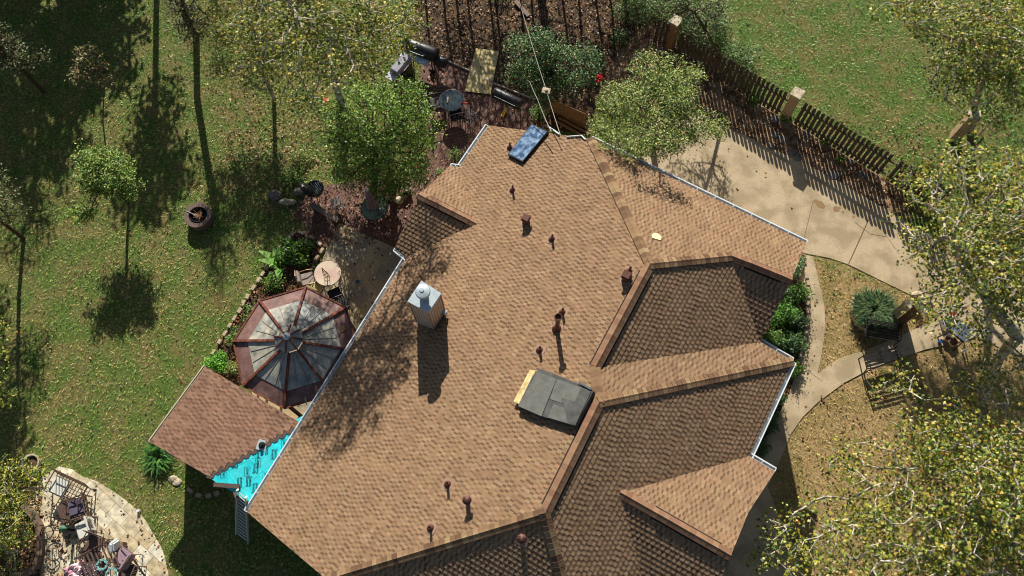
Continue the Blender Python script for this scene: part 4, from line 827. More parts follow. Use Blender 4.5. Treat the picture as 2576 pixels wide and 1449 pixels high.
# ------------------------------------------------------------------ gazebo
gz = G(725, 855, 3.25); GR = 2.05; root = empty('gazebo', (gz[0], gz[1], 0), 0, 'octagonal gazebo with rusty ribs and grey and mauve metal roof', 'gazebo')
ZE, ZA = 2.2, 2.82; zap = 3.25
verts8 = [G(x, y, ZE)-np.array([gz[0], gz[1], 0]) for x, y in ((771, 721), (873, 776), (899, 880), (832, 990), (718, 1028), (612, 974), (587, 858), (654, 756))]
cg = np.mean(verts8, axis=0); cg[2] = 0; angs = [math.atan2(v_[1]-cg[1], v_[0]-cg[0]) for v_ in verts8]; rr_ = np.mean([np.hypot(*(v_-cg)[:2]) for v_ in verts8]); a0_ = np.mean([np.unwrap([angs[0], angs[0]+((a-angs[0]+i*math.pi/4+math.pi) % (2*math.pi)-math.pi)])[1] for i, a in enumerate(angs)])
W8 = [cg+np.array([rr_*math.cos(a0_-i*math.pi/4), rr_*math.sin(a0_-i*math.pi/4), ZE]) for i in range(8)]; apx = cg+np.array([0, 0, ZA])
mauve = mat('mauve_sheet_metal', RGB(126, 96, 88), .65, .3, 4, .2, col2=RGB(108, 78, 70), scale2=3); greyg = mat('weathered_translucent_panel', RGB(170, 164, 146), .5, .4, 3.0, .1, col2=RGB(126, 130, 126), scale2=1.8, spec=.4)
rusty = mat('rusty_rib', RGB(128, 70, 50), .8, .5, 9, .3, col2=RGB(92, 54, 44), scale2=6)
def quadslab(mb, pts, th):
    k = len(pts); mb.add([tuple(p) for p in pts]+[(p[0], p[1], p[2]-th) for p in pts], [tuple(range(k)), tuple(range(k, 2*k))[::-1]]+[(i, (i+1) % k, k+(i+1) % k, k+i) for i in range(k)])
for i in range(8):
    a, b = W8[i], W8[(i+1) % 8]; f = .73
    a1, b1, a2, b2 = lerp(apx, a, f), lerp(apx, b, f), lerp(apx, a, .18), lerp(apx, b, .18); dz = np.array([0, 0, .02])
    mb = MB(); quadslab(mb, [a, b, b1, a1], .03); mb.build('eave_panel', mauve, root)
    mb = MB(); quadslab(mb, [lerp(apx, a, f+.02)+dz, lerp(apx, b, f+.02)+dz, b2+dz, a2+dz], .025); rp_ = mb.build('roof_panel', greyg, root)
    mb = MB(); m1, m2 = lerp(a, b, .5), lerp(a2, b2, .5); mb.bar(lerp(a1, b1, .35)+dz*1.5, lerp(a2, b2, .45)+dz*1.5, .018, .012); mb.bar(lerp(a1, b1, .68)+dz*1.5, lerp(a2, b2, .6)+dz*1.5, .018, .012); mb.build('panel_seam', mat('grey_seam', RGB(138, 136, 124), .6, .2, 9), rp_)
    mb = MB(); mb.bar(a+np.array([0, 0, .045]), lerp(apx, a, .2)+np.array([0, 0, .05]), .075, .06); mb.build('rib', rusty, root)
    mb = MB(); mb.bar(a, b, .05, .07); mb.build('fascia', rusty, root)
    mb = MB(); mb.bar(lerp(cg, a-np.array([0, 0, ZE]), .92)*[1, 1, 0], (lerp(cg, a-np.array([0, 0, ZE]), .92)*[1, 1, 0])+np.array([0, 0, ZE-.03]), .09, .09); mb.build('post', woodd, root)
cz = ZA+.26; cr_ = .46
C8 = [cg+np.array([cr_*math.cos(a0_-i*math.pi/4), cr_*math.sin(a0_-i*math.pi/4), cz]) for i in range(8)]; ca = cg+np.array([0, 0, cz+.24])
for i in range(8):
    mb = MB(); quadslab(mb, [C8[i], C8[(i+1) % 8], ca], .02); mb.build('cupola_panel', greyg, root)
    mb = MB(); mb.bar(C8[i]+np.array([0, 0, .02]), ca+np.array([0, 0, .02]), .045, .03); mb.build('cupola_rib', rusty, root)
    mb = MB(); q_ = lerp(cg*[1, 1, 0], C8[i]*[1, 1, 0], .85); mb.bar(q_+np.array([0, 0, ZA-.12]), q_+np.array([0, 0, cz+.02]), .03, .03); mb.build('cupola_post', rusty, root)
mb = MB(); mb.lathe([(.12, cz+.22), (.09, cz+.28), (.03, cz+.3), (.05, cz+.38), (0, cz+.42)], 16, cg); mb.build('finial', galv, root, smooth=True)
mb = MB(); q_ = lerp(W8[0], W8[1], .8); mb.box(lerp(apx, lerp(W8[1], W8[2], .45), .86)+np.array([0, 0, .03]), (.2, .16, .03), rz=.6); mb.build('patch_plate', woodm, root)
mb = MB(); q_ = lerp(W8[3], W8[4], .55); mb.bar(q_+np.array([-.02, .12, .1]), q_+np.array([.04, -.12, .06]), .03, .02); tag(mb.build('wood_stick', limes), None); o = bpy.data.objects['wood_stick']; o.parent = root

# ------------------------------------------------------------------ fire ring on the lawn
P = G(507, 552); root = empty('fire_ring', P, 0, 'round brown steel fire ring full of twigs on the lawn', 'fire pit'); rs = mat('brown_ring_steel', RGB(104, 84, 76), .6, .35, 10, .3)
mb = MB(); mb.lathe([(.47, 0), (.47, .34), (.49, .36), (.49, .4), (.33, .4), (.33, .37), (.31, .02), (0, .02)], 36); mb.build('ring_wall', rs, root, smooth=True)
mb = MB(); mb.lathe([(.1, .1), (.2, .14), (.27, .3), (.285, .3), (.22, .12), (.1, .08)], 28, (-.03, .03, .03)); mb.build('inner_bowl', blk, root, smooth=True)
mb = MB()
for k in range(60):
    a = rng.uniform(0, 6.28); r = rng.uniform(0, .17); x, y = r*math.cos(a), r*math.sin(a); b_ = rng.uniform(0, 6.28); l = rng.uniform(.04, .13); mb.bar((x-.03, y+.03, .24+rng.uniform(0, .1)), (x-.03+l*math.cos(b_), y+.03+l*math.sin(b_), .26+rng.uniform(0, .12)), .014, .01)
mb.build('twigs', mat('pale_twig', RGB(190, 150, 116), .9, .3, 20), root)
mb = MB(); mb.bar((-.4, .16, .42), (-.1, .02, .36), .02, .02); mb.build('poker', galv, root)

# ------------------------------------------------------------------ tables, chairs, umbrellas
iron = mat('black_wrought_iron', RGB(38, 34, 34), .5, .2, 12, metal=.3, spec=.5); dkglass = mat('dark_table_glass', RGB(52, 62, 66), .12, .3, 6, spec=.8); grglass = mat('pale_green_table_glass', RGB(132, 148, 134), .2, .3, 7, col2=RGB(96, 104, 92), scale2=4, spec=.7)
def round_table(name, label, px, py, r, h, m, rim=iron):
    P = G(px, py, h); P[2] = 0; root = empty(name, P, 0, label, 'table'); mb = MB(); mb.lathe([(0, h-.03), (r, h-.03), (r, h), (0, h)], 40); mb.build('table_top', m, root)
    mb = MB(); mb.tube([(r*math.cos(a*math.pi/16), r*math.sin(a*math.pi/16), h-.01) for a in range(33)], .014, 6, cap=False); mb.build('rim', rim, root)
    for k in range(4): a = k*math.pi/2+.5; mb = MB(); mb.tube([(r*.75*math.cos(a), r*.75*math.sin(a), 0), (r*.45*math.cos(a), r*.45*math.sin(a), h*.5), (r*.7*math.cos(a), r*.7*math.sin(a), h-.03)], .016, 6); mb.build('leg', iron, root)
    return root
def iron_chair(label, px, py, rz, m=iron, cush=None, arms=True, s=1., name='patio_chair', group=None, back='scroll'):
    P = G(px, py, .45); P[2] = 0; root = empty(name, P, rz, label, 'chair', group); w_ = .24*s
    mb = MB(); mb.box((0, 0, .44), (.46*s, .44*s, .025)); 
    if back == 'mesh': mb.v, mb.f = [], []; [mb.bar((-w_+i*.08*s, -w_, .44), (-w_+i*.08*s, w_, .44), .02, .012) for i in range(7)]; [mb.bar((-w_, -w_+i*.08*s, .445), (w_, -w_+i*.08*s, .445), .02, .012) for i in range(7)]
    mb.build('seat', m, root)
    mb = MB(); mb.tube([(-w_, -w_, .44), (-w_-.06, -w_, .95), (-w_-.08, 0, 1.02), (-w_-.06, w_, .95), (-w_, w_, .44)], .016, 6)
    if back in ('scroll', 'bars', 'mesh'): [mb.tube([(-w_, y, .46), (-w_-.05, y*.8, .8), (-w_-.07, y*.5, .99)], .009, 5) for y in np.linspace(-.16, .16, 5)*s]
    if back == 'scroll': [mb.tube([(-w_-.06, y0+.07*math.cos(t*.7)*(1-t*.07), .75+.08*math.sin(t*.7)*(1-t*.07)) for t in range(10)], .008, 5) for y0 in (-.08, .08)]
    mb.build('backrest', m, root)
    for x in (-w_, w_):
        for y in (-w_, w_): mb = MB(); mb.tube([(x, y, .44), (x*1.12, y*1.1, 0)], .014, 6); mb.build('leg', m, root)
    if arms:
        for y in (-w_, w_): mb = MB(); mb.tube([(-w_-.03, y, .68), (.05, y*1.12, .68), (w_, y*1.08, .62), (w_, y, .44)], .016, 6); mb.build('armrest', m, root)
    if cush:
        mb = MB(); mb.box((0, 0, .49), (.46*s, .46*s, .09)); mb.build('cushion', cush, root, bevel=.025)
        mb = MB(); mb.box((-w_-.0, 0, .74), (.09, .44*s, .46)); mb.build('back_cushion', cush, root, bevel=.025)
    return root
pinkst = mat('pinkish_stone_top', RGB(206, 186, 162), .6, .12, 5, .1, col2=RGB(198, 168, 150), scale2=2.4)
round_table('stone_table', 'round cream stone table beside the gazebo', 824, 687, .47, .74, pinkst)
# closed ornamental metal obelisk standing by the table
P = G(823, 696, .76); root = empty('metal_obelisk', P, 0, 'slim scrollwork metal obelisk standing on the round stone table', 'ornament'); brz = mat('bronze_metal', RGB(120, 92, 62), .4, .3, 12, metal=.5, spec=.6)
for k in range(4): a = k*math.pi/2; mb = MB(); mb.tube([(.09*math.cos(a), .09*math.sin(a), 0), (.075*math.cos(a), .075*math.sin(a), .35), (0, 0, .85)], .011, 5); mb.build('upright', brz, root)
for z, r in ((.02, .09), (.2, .085), (.4, .065), (.58, .04)): mb = MB(); mb.tube([(r*math.cos(t*math.pi/6), r*math.sin(t*math.pi/6), z) for t in range(13)], .008, 5); mb.build('hoop', brz, root)
mauvec = mat('faded_mauve_fabric', RGB(150, 128, 138), .85, .2, 10, .2); greyc = mat('grey_sling_fabric', RGB(150, 138, 128), .85, .2, 10); creamc = mat('cream_cushion', RGB(204, 202, 190), .85, .12, 6, .2)
iron_chair('bronze metal armchair with taupe sling left of the round stone table', 775, 703, ANG((775, 703), (824, 690)), brz, greyc)
iron_chair('wrought iron chair with scrolled back below the round stone table', 843, 741, ANG((843, 741), (826, 700)), iron)
iron_chair('wrought iron chair between stone table and gazebo roof', 800, 722, ANG((800, 735), (824, 690)), brz, mat('olive_cushion', RGB(150, 140, 96), .85, .2, 9))
iron_chair('black iron chair peeking out behind the gazebo roof', 861, 768, 1.9, iron)
mb = MB(); mb.lathe([(.05, 0), (.065, .02), (.065, .05), (.045, .05), (.045, .02)], 16, G(900, 709, .03)); tag(mb.build('drain_ring', mat('blue_plastic', RGB(70, 110, 150), .5, .1, 9)), 'small blue plastic ring on the dark concrete patio', 'ring')
# umbrella on its glass table
round_table('glass_table', 'round pale glass table under the folded mauve umbrella', 941, 523, .47, .72, grglass)
P = G(938, 520, 0); root = empty('folded_umbrella', G(941, 523, .72)*[1, 1, 0], 0, 'folded mauve patio umbrella through the pale glass table', 'umbrella')
mb = MB(); mb.tube([(0, 0, 0), (0, 0, 2.15)], .02, 8); mb.build('pole', galv, root)
vs = []; 
mb = MB(); prof = [(.2, 1.0), (.16, 1.3), (.1, 1.8), (.04, 2.12)]
for i in range(len(prof)): pass
n_ = 24; vv = [(r*(1+.22*math.cos(k*math.pi))*math.cos(2*math.pi*k/n_), r*(1+.22*math.cos(k*math.pi))*math.sin(2*math.pi*k/n_), z) for r, z in prof for k in range(n_)]
mb.add(vv, [(i*n_+k, i*n_+(k+1) % n_, (i+1)*n_+(k+1) % n_, (i+1)*n_+k) for i in range(3) for k in range(n_)]+[tuple(3*n_+k for k in range(n_))]); mb.build('canopy', mauvec, root)
mb = MB(); mb.lathe([(.05, 2.12), (.06, 2.16), (.04, 2.22), (0, 2.24)], 14); mb.build('finial', galv, root)
iron_chair('dark iron chair half under leaves right of the pale glass table', 962, 507, ANG((968, 504), (940, 523)), iron, None)
# black kettle grill, folding stool, bench, pots and stones in the shaded corner
P = G(792, 475, .7)*[1, 1, 0]; root = empty('kettle_grill', P, .6, 'round black kettle grill in the shaded corner by the rocks', 'grill')
mb = MB(); mb.lathe([(0, .42), (.15, .44), (.27, .55), (.31, .72), (.33, .72), (.33, .74), (.3, .74), (.25, .66), (.1, .64), (0, .64)], 30); mb.build('bowl', blk, root, smooth=True)
mb = MB(); mb.lathe([(.31, .0), (.33, .02), (.3, .12), (.2, .2), (0, .24)], 30, M=Matrix.Rotation(1.2, 3, 'Y'), c=(-.34, 0, .95)); mb.build('lid', blk, root, smooth=True)
for k in range(3): a = k*2.09; mb = MB(); mb.tube([(.18*math.cos(a), .18*math.sin(a), .5), (.36*math.cos(a), .36*math.sin(a), .02)], .016, 6); mb.build('leg', blk, root)
mb = MB(); [mb.bar((-.28+i*.07, -.26+abs(i-4)*.03, .735), (-.28+i*.07, .26-abs(i-4)*.03, .735), .008, .008) for i in range(9)]; mb.build('cooking_grate', galv, root)
P = G(845, 508, .4)*[1, 1, 0]; root = empty('folding_stool', P, .5, 'small grey folding stool with crossed legs near the black kettle grill', 'stool')
mb = MB(); mb.box((0, 0, .42), (.36, .32, .015)); mb.build('seat', greyc, root)
for y in (-.16, .16):
    mb = MB(); mb.bar((-.2, y, 0), (.2, y, .42), .02, .02); mb.bar((.2, y, 0), (-.2, y, .42), .02, .02); mb.build('leg_frame', galv, root)
A_, B_ = G(781, 513, .4), G(851, 555, .4); L_ = np.linalg.norm(B_-A_); root = empty('wooden_bench', (A_+B_)/2*[1, 1, 0], math.atan2(*(B_-A_)[[1, 0]]), 'narrow grey brown plank bench in front of the kettle grill', 'bench'); gw = mat('grey_brown_plank', RGB(132, 112, 98), .85, .25, 10, .3)
mb = MB(); mb.box((0, 0, .4), (L_, .2, .05)); mb.build('seat_plank', gw, root, bevel=.005)
for x in (-L_*.38, L_*.38): mb = MB(); mb.box((x, 0, .19), (.08, .18, .37)); mb.build('leg', woodd, root)
terra = mat('grey_pot', RGB(160, 152, 138), .7, .2, 12)
def pot(label, px, py, r, h, m=terra, soil=True, name='flower_pot'):
    root = empty(name, G(px, py), 0, label, 'pot'); mb = MB(); mb.lathe([(r*.7, 0), (r, h), (r*1.1, h), (r*1.1, h*1.05), (r*.92, h*1.05), (r*.85, h*.8), (0, h*.8)], 24); mb.build('pot_body', m, root, smooth=True)
    mb = MB(); mb.lathe([(r*.84, h*.82), (0, h*.86)], 18); mb.build('soil', mulch, root); return root
pot('pale rimmed round pot under the weeping tree near the house wall', 1025, 478, .17, .3)
pot('small dark planter pot below the weeping tree', 1018, 498, .12, .2, blk)
pot('white curved pot at the top of the bottom left stone patio', 91, 1168, .26, .35, limes, name='garden_urn')
pot('blue glazed pot beside the white urn under leaves', 53, 1166, .1, .18, mat('blue_glaze', RGB(70, 76, 130), .3, .2, 9))
def rock(label, px, py, rx, ry, h, m=limes, group=None, rz=0.):
    o_ = empty; bm = bmesh.new(); bmesh.ops.create_icosphere(bm, subdivisions=2, radius=1)
    for v_ in bm.verts:
        f_ = 1+random.uniform(-.13, .13); v_.co = Vector((v_.co.x*rx*f_, v_.co.y*ry*f_, max(v_.co.z, -.3)*h*f_))
    me = bpy.data.meshes.new('rock'); bm.to_mesh(me); bm.free(); me.materials.append(m); o_ = bpy.data.objects.new('rock', me); sc.collection.objects.link(o_); o_.location = G(px, py, h*.25); o_.rotation_euler = (0, 0, rz)
    return tag(o_, label, 'rock', group)
slate = mat('grey_slate_rock', RGB(118, 112, 104), .85, .3, 8, .5)
rock('long flat cream boulder at the end of the rock border', 724, 509, .34, .12, .18, limes, rz=-.05); rock('dark grey boulder left of the flat cream boulder', 692, 491, .28, .2, .25, slate); rock('grey rounded boulder touching the kettle grill plants', 752, 484, .2, .16, .22, slate)
rock('pale boulder beside the small planters near the house', 1003, 505, .17, .15, .16, limes); rock('white stone on the grass edge by the bench', 776, 534, .08, .05, .06, limes)
for i, (x, y, r) in enumerate(((1948, 300, .2), (1972, 352, .24), (1990, 388, .17), (2006, 396, .2), (1950, 340, .16), (2030, 338, .17), (2140, 408, .15), (2094, 440, .26), (1940, 370, .18), (2170, 440, .18))):
    rock('flat grey fieldstone scattered in the leaf litter below the picket fence', x, y, r, r*.8, .07, slate, 'fieldstones below the picket fence', rz=random.random()*3)
# edging stones: each one a block of its own
es = mat('edging_stone', RGB(178, 158, 132), .85, .25, 8, .4); SM = MB(); SM.box((0, 0, .07), (.2, .13, .14)); SM0 = SM.build('edging_stone', es, bevel=.015)
def edge_run(pts, label, group, sp=.23, z=0.):
    W_ = [G(x, y, z) for x, y in pts]; first = True
    for a, b in zip(W_[:-1], W_[1:]):
        L_ = np.linalg.norm(b-a); k = max(1, int(L_/sp)); rz = math.atan2(*(b-a)[[1, 0]])
        for i in range(k):
            o_ = SM0.copy(); sc.collection.objects.link(o_); o_.location = lerp(a, b, (i+.5)/k)+np.append(rng.normal(size=2)*.012, 0); o_.rotation_euler = (0, 0, rz+random.uniform(-.12, .12)); s_ = random.uniform(.85, 1.15); o_.scale = (s_, random.uniform(.85, 1.15), random.uniform(.8, 1.1)); tag(o_, label, 'stone', group)
edge_run([(744, 585), (700, 632), (668, 685), (648, 715), (630, 740), (600, 792), (575, 830), (548, 872), (532, 902)], 'small tan edging block in the curve along the lawn', 'edging blocks along the lawn')
edge_run([(748, 583), (772, 592), (795, 606), (814, 624), (804, 642), (793, 658)], 'small tan edging block bordering the brick patio corner', 'edging blocks at the patio corner')
edge_run([(2028, 690), (2031, 740), (2032, 790), (2028, 830), (2020, 868), (2008, 905), (1998, 935)], 'grey edging block between right hedge and curving walk', 'edging blocks along the right hedge', .2)
edge_run([(470, 1228), (490, 1243), (515, 1250), (540, 1246), (556, 1236)], 'pale edging block in the shaded half ring below the porch', 'edging blocks in the half ring', .2)
for x, y in ((435, 1205), (446, 1213)): rock('pale flat stone on grass below the porch corner', x, y, .16, .13, .06, limes, 'two flat stones below the porch corner')
SM0.data.materials[0] = es; bpy.data.objects.remove(SM0)
# round stone ring planter
root = empty('stone_planter', G(2192, 785), 0, 'round tan stone ring planter holding the lily clump', 'planter'); mb = MB(); mb.lathe([(.78, 0), (.78, .24), (.67, .24), (.66, .02), (0, .02)], 40); mb.build('ring_wall', mat('tan_ring_stone', RGB(186, 160, 124), .85, .25, 7, .6), root); mb = MB(); mb.lathe([(.665, .2), (0, .24)], 30); mb.build('soil', mulch, root)

# ------------------------------------------------------------------ top patio: grills, plywood, glass table
def oriented(px0, py0, px1, py1, z): A_, B_ = G(px0, py0, z), G(px1, py1, z); return (A_+B_)/2*[1, 1, 0], math.atan2(*(B_-A_)[[1, 0]]), np.linalg.norm(B_-A_)
c_, rz, L_ = oriented(1016, 106, 1098, 136, .95); root = empty('barrel_smoker', c_, rz, 'large black offset barrel smoker at the edge of the brick patio', 'grill'); RY = Matrix.Rotation(math.pi/2, 3, 'Y')
sh = mat('sooty_steel', RGB(48, 48, 50), .4, .3, 7, .2, metal=.4, spec=.5)
mb = MB(); mb.lathe([(0, -L_/2), (.27, -L_/2), (.28, -L_/2+.02), (.28, L_/2-.02), (.27, L_/2), (0, L_/2)], 28, (0, 0, .85), M=RY); mb.build('barrel', sh, root, smooth=True)
mb = MB(); mb.lathe([(0, -.2), (.2, -.2), (.2, .2), (0, .2)], 24, (L_/2+.18, -.05, .62), M=RY); mb.build('firebox', sh, root, smooth=True)
mb = MB(); mb.tube([(-L_/2+.12, .1, 1.0), (-L_/2+.12, .12, 1.55)], .05, 12); mb.build('smoke_stack', sh, root)
mb = MB(); mb.box((-.05, -.4, .78), (L_*.85, .24, .03)); mb.build('front_shelf', galv, root)
mb = MB(); mb.tube([(-.3, -.27, 1.02), (-.3, -.33, 1.04), (.3, -.33, 1.04), (.3, -.27, 1.02)], .014, 8); mb.build('lid_handle', galv, root)
for x in (-L_*.4, L_*.4):
    for y in (-.24, .24): mb = MB(); mb.tube([(x*.9, y*.6, .7), (x, y, 0)], .022, 6); mb.build('leg', blk, root)
for y in (-.28, .28): mb = MB(); mb.lathe([(0, -.02), (.13, -.02), (.13, .02), (0, .02)], 18, (L_*.4, y, .13), M=Matrix.Rotation(math.pi/2, 3, 'X')); mb.build('wheel', blk, root)
c_, rz, L_ = oriented(988, 182, 1026, 136, .95); steel = mat('brushed_steel', RGB(168, 166, 172), .35, .15, 8, metal=.5, spec=.6)
root = empty('gas_grill', c_, rz, 'stainless gas grill with its hood closed left of the black smoker', 'grill')
mb = MB(); mb.box((0, 0, .42), (L_*.8, .45, .76)); mb.build('cabinet', sh, root, bevel=.01)
mb = MB(); mb.add([(-L_*.45, -.24, .8), (L_*.45, -.24, .8), (L_*.45, -.18, 1.02), (-L_*.45, -.18, 1.02), (-L_*.45, .12, 1.06), (L_*.45, .12, 1.06), (L_*.45, .25, .8), (-L_*.45, .25, .8)], [(0, 1, 2, 3), (3, 2, 5, 4), (4, 5, 6, 7), (0, 3, 4, 7), (1, 6, 5, 2), (0, 7, 6, 1)]); mb.build('hood', steel, root, bevel=.02)
for s_ in (-1, 1): mb = MB(); mb.box((s_*(L_*.45+.16), 0, .8), (.3, .42, .04)); mb.build('side_shelf', steel, root, bevel=.006)
mb = MB(); mb.tube([(-.2, -.26, .92), (-.2, -.31, .94), (.2, -.31, .94), (.2, -.26, .92)], .013, 8); mb.build('hood_handle', steel, root)
for i in range(4): mb = MB(); mb.lathe([(.025, 0), (.022, .03), (0, .03)], 12, (-.24+i*.16, -.25, .72), M=Matrix.Rotation(math.pi/2, 3, 'X')); mb.build('knob', blk, root)
T_p = [G(x, y, z) for x, y, z in ((1197, 121, .12), (1255, 129, .12), (1234, 237, .07), (1169, 229, .07))]; mb = MB(); quadslab(mb, T_p, .018); tag(mb.build('plywood_sheet', ply), 'yellow plywood sheet lying flat on the brick patio in tree shade', 'plywood')
for x, y, rz_ in ((1205, 150, .3), (1222, 210, .3)): P = G(x, y, .035); mb = MB(); mb.box((P[0], P[1], .04), (.6, .09, .05), rz=rz_); tag(mb.build('support_block', woodd), 'wood block hidden under the yellow plywood sheet', 'wood block', 'blocks under the plywood')
c_, rz, L_ = oriented(1243, 230, 1310, 262, .8); root = empty('barrel_grill', c_, rz, 'black barrel grill on thin legs right of the plywood sheet', 'grill')
mb = MB(); mb.lathe([(0, -L_/2), (.2, -L_/2), (.215, -L_/2+.03), (.215, L_/2-.03), (.2, L_/2), (0, L_/2)], 26, (0, 0, .75), M=RY); mb.build('barrel', sh, root, smooth=True)
mb = MB(); mb.bar((-L_*.4, -.2, .86), (L_*.4, -.2, .86), .02, .02); mb.build('lid_handle', galv, root)
for x in (-L_*.35, L_*.35):
    for y in (-.2, .2): mb = MB(); mb.tube([(x*.9, y*.7, .62), (x*1.1, y, 0)], .016, 6); mb.build('leg', blk, root)
a, b = G(1271, 228, 1.0), G(1267, 284, .1); root = empty('push_broom', b*[1, 1, 0], 0, 'push broom with pale handle and yellow head leaning on the barrel grill', 'broom'); mb = MB(); mb.tube([a-b*[1, 1, 0], b-b*[1, 1, 0]], .014, 8); mb.build('handle', limes, root)
mb = MB(); mb.box((0, 0, .06), (.12, .3, .06), rz=-.5); mb.build('head', mat('yellow_bristle', RGB(220, 180, 60), .8, .2, 14), root)
round_table('glass_table', 'round dark glass table among black chairs on the brick patio', 1136, 252, .46, .72, dkglass)
iron_chair('black iron chair tucked under the lower side of the dark glass table', 1147, 288, ANG((1147, 288), (1138, 255)), iron, None)
iron_chair('black wire chair right of the dark glass table', 1182, 293, ANG((1186, 300), (1140, 258)), iron, back='mesh')
iron_chair('black iron chair left of the dark glass table under leaves', 1098, 258, ANG((1098, 258), (1136, 252)), iron)
mb = MB(); mb.box(G(1126, 251, .745), (.05, .24, .03), rz=-.1); tag(mb.build('wooden_spatula', ply), 'pale wooden utensil on the dark glass table', 'utensil')
mb = MB(); mb.tube([G(1160, 258, .75), G(1176, 259, .75)], .02, 8); tag(mb.build('red_bottle', redm), 'small red bottle lying on the dark glass table', 'bottle')
mb = MB()
for p, q in (((1106, 145), (1179, 177)), ((1179, 177), (1241, 210)), ((1241, 210), (1288, 228)), ((1288, 228), (1345, 251))): mb.bar(G(*p, .05), G(*q, .05), .04, .09)
tag(mb.build('garden_edging', mat('grey_edging', RGB(168, 160, 150), .7, .2, 9)), 'thin grey edging strip between brick patio and leaf litter', 'edging')
# leaning board pile against the dark trees
for x0, y0, x1, y1, lb in ((1296, 2, 1330, 40, 'dark weathered plank lying at the top edge'),):
    mb = MB(); mb.bar(G(x0, y0, .1), G(x1, y1, .1), .16, .05); tag(mb.build('wood_plank', gw), lb, 'plank')

# ------------------------------------------------------------------ bottom left stone patio furniture
sheet('planting_bed', [(-60, 1150), (55, 1160), (75, 1240), (90, 1300), (104, 1340), (104, 1400), (98, 1449), (95, 1600), (-60, 1600)], .02, mulch)
curb = mat('brown_stone_curb', RGB(120, 98, 80), .85, .3, 8, .5); mb = MB(); cp = [(62, 1272), (86, 1296), (101, 1325), (104, 1360), (101, 1400), (92, 1432), (60, 1446), (30, 1452)]
for p, q in zip(cp[:-1], cp[1:]): mb.bar(G(*p, .12), G(*q, .12), .2, .24)
tag(mb.build('garden_wall', curb), 'low curved brown stone curb along the left side of the stone patio', 'wall')
brf = mat('brown_metal_frame', RGB(104, 82, 72), .5, .2, 10, metal=.3, spec=.5)
def sofa(label, px, py, rz, wid, m, cush, rec=.0, cat='sofa', lattice=True, cusz=.55):
    P = G(px, py, .45)*[1, 1, 0]; root = empty('garden_sofa' if wid > .8 else 'lattice_chair', P, rz, label, cat); hw = wid/2
    mb = MB(); n1 = int(wid/.11)
    for i in range(n1+1): mb.bar((-hw+i*wid/n1, -.3, .4), (-hw+i*wid/n1, .3, .4), .022, .015)
    for i in range(6): mb.bar((-hw, -.3+i*.12, .408), (hw, -.3+i*.12, .408), .022, .012)
    mb.build('seat', m, root); mb = MB()
    for i in range(n1+1): mb.bar((-hw+i*wid/n1, .3, .42), (-hw+i*wid/n1, .42, .98), .02, .02)
    for z in (.55, .75, .98): mb.bar((-hw, .3+(z-.42)*.21, z), (hw, .3+(z-.42)*.21, z), .022, .022)
    mb.build('backrest', m, root)
    for s_ in (-1, 1):
        mb = MB(); mb.tube([(s_*hw, .36, .68), (s_*hw, -.3, .66), (s_*hw, -.34, .4)], .02, 6); mb.bar((s_*hw, 0, .42), (s_*hw, 0, .66), .02, .02); mb.build('armrest', m, root)
        for y in (-.3, .3): mb = MB(); mb.bar((s_*hw, y, .4), (s_*hw, y*1.1, 0), .03, .03); mb.build('leg', m, root)
    if cush: mb = MB(); mb.box((-hw+cusz/2+.03, -.02, .47), (cusz, cusz, .11)); mb.build('cushion', cush, root, bevel=.035)
    return root
sofa('brown lattice loveseat with one cream cushion at the top of the stone patio', 172, 1232, ANG((150, 1229), (220, 1262)), 1.25, brf, creamc)
sofa('brown lattice chair without cushion below the cream cushion loveseat', 196, 1280, ANG((170, 1265), (222, 1285))-.9, .68, brf, mat('dark_plum_cushion', RGB(92, 84, 100), .85, .2, 8), cat='chair', cusz=.5)
P = G(172, 1283, .45)*[1, 1, 0]; root = empty('low_table', P, .5, 'low dark slatted table beside the lattice loveseat', 'table'); mb = MB(); [mb.box((-.28+i*.08, 0, .42), (.065, .6, .02)) for i in range(8)]; mb.build('table_top', brf, root)
for x in (-.26, .26):
    for y in (-.26, .26): mb = MB(); mb.box((x, y, .2), (.035, .035, .4)); mb.build('leg', brf, root)
iron_chair('brown armchair with pale cushions in the middle of the stone patio', 216, 1330, R(205), brf, creamc, s=1.15)
iron_chair('brown sling armchair facing the hoses, uppermost by the white bolster', 236, 1372, R(250), brf, None, s=1.2, back='bars')
iron_chair('brown sling armchair right of the white bolster', 312, 1405, R(150), brf, mauvec, s=1.15, back='bars')
iron_chair('brown sling armchair at the very bottom beside the hose', 322, 1440, R(160), brf, None, s=1.15, back='bars')
c_, rz, L_ = oriented(205, 1400, 262, 1368, .7); root = empty('metal_table', G(248, 1410, .7)*[1, 1, 0], rz, 'brown metal frame table loaded with hoses and towels', 'table')
mb = MB(); mb.bar((-.5, -.42, .7), (.5, -.42, .7), .04, .04); mb.bar((-.5, .42, .7), (.5, .42, .7), .04, .04); mb.bar((-.5, -.42, .7), (-.5, .42, .7), .04, .04); mb.bar((.5, -.42, .7), (.5, .42, .7), .04, .04); [mb.bar((-.5+i*.125, -.4, .695), (-.5+i*.125, .4, .695), .05, .015) for i in range(1, 8)]; mb.build('table_top', brf, root)
for x in (-.48, .48):
    for y in (-.4, .4): mb = MB(); mb.box((x, y, .34), (.035, .035, .68)); mb.build('leg', brf, root)
teal_h = mat('teal_hose', RGB(120, 170, 168), .5, .15, 9)
for x, y, lb in ((257, 1421, 'teal hose coil, upper of two on the metal table'), (281, 1442, 'teal hose coil, lower of two beside the metal table')):
    P = G(x, y, .74); mb = MB(); mb.tube([(P[0]+(.15+.035*math.sin(t*1.7))*math.cos(t*.5), P[1]+(.15+.035*math.sin(t*1.7))*math.sin(t*.5), P[2]+.012*(t % 5)) for t in range(60)], .012, 5); tag(mb.build('hose_coil', teal_h), lb, 'hose')
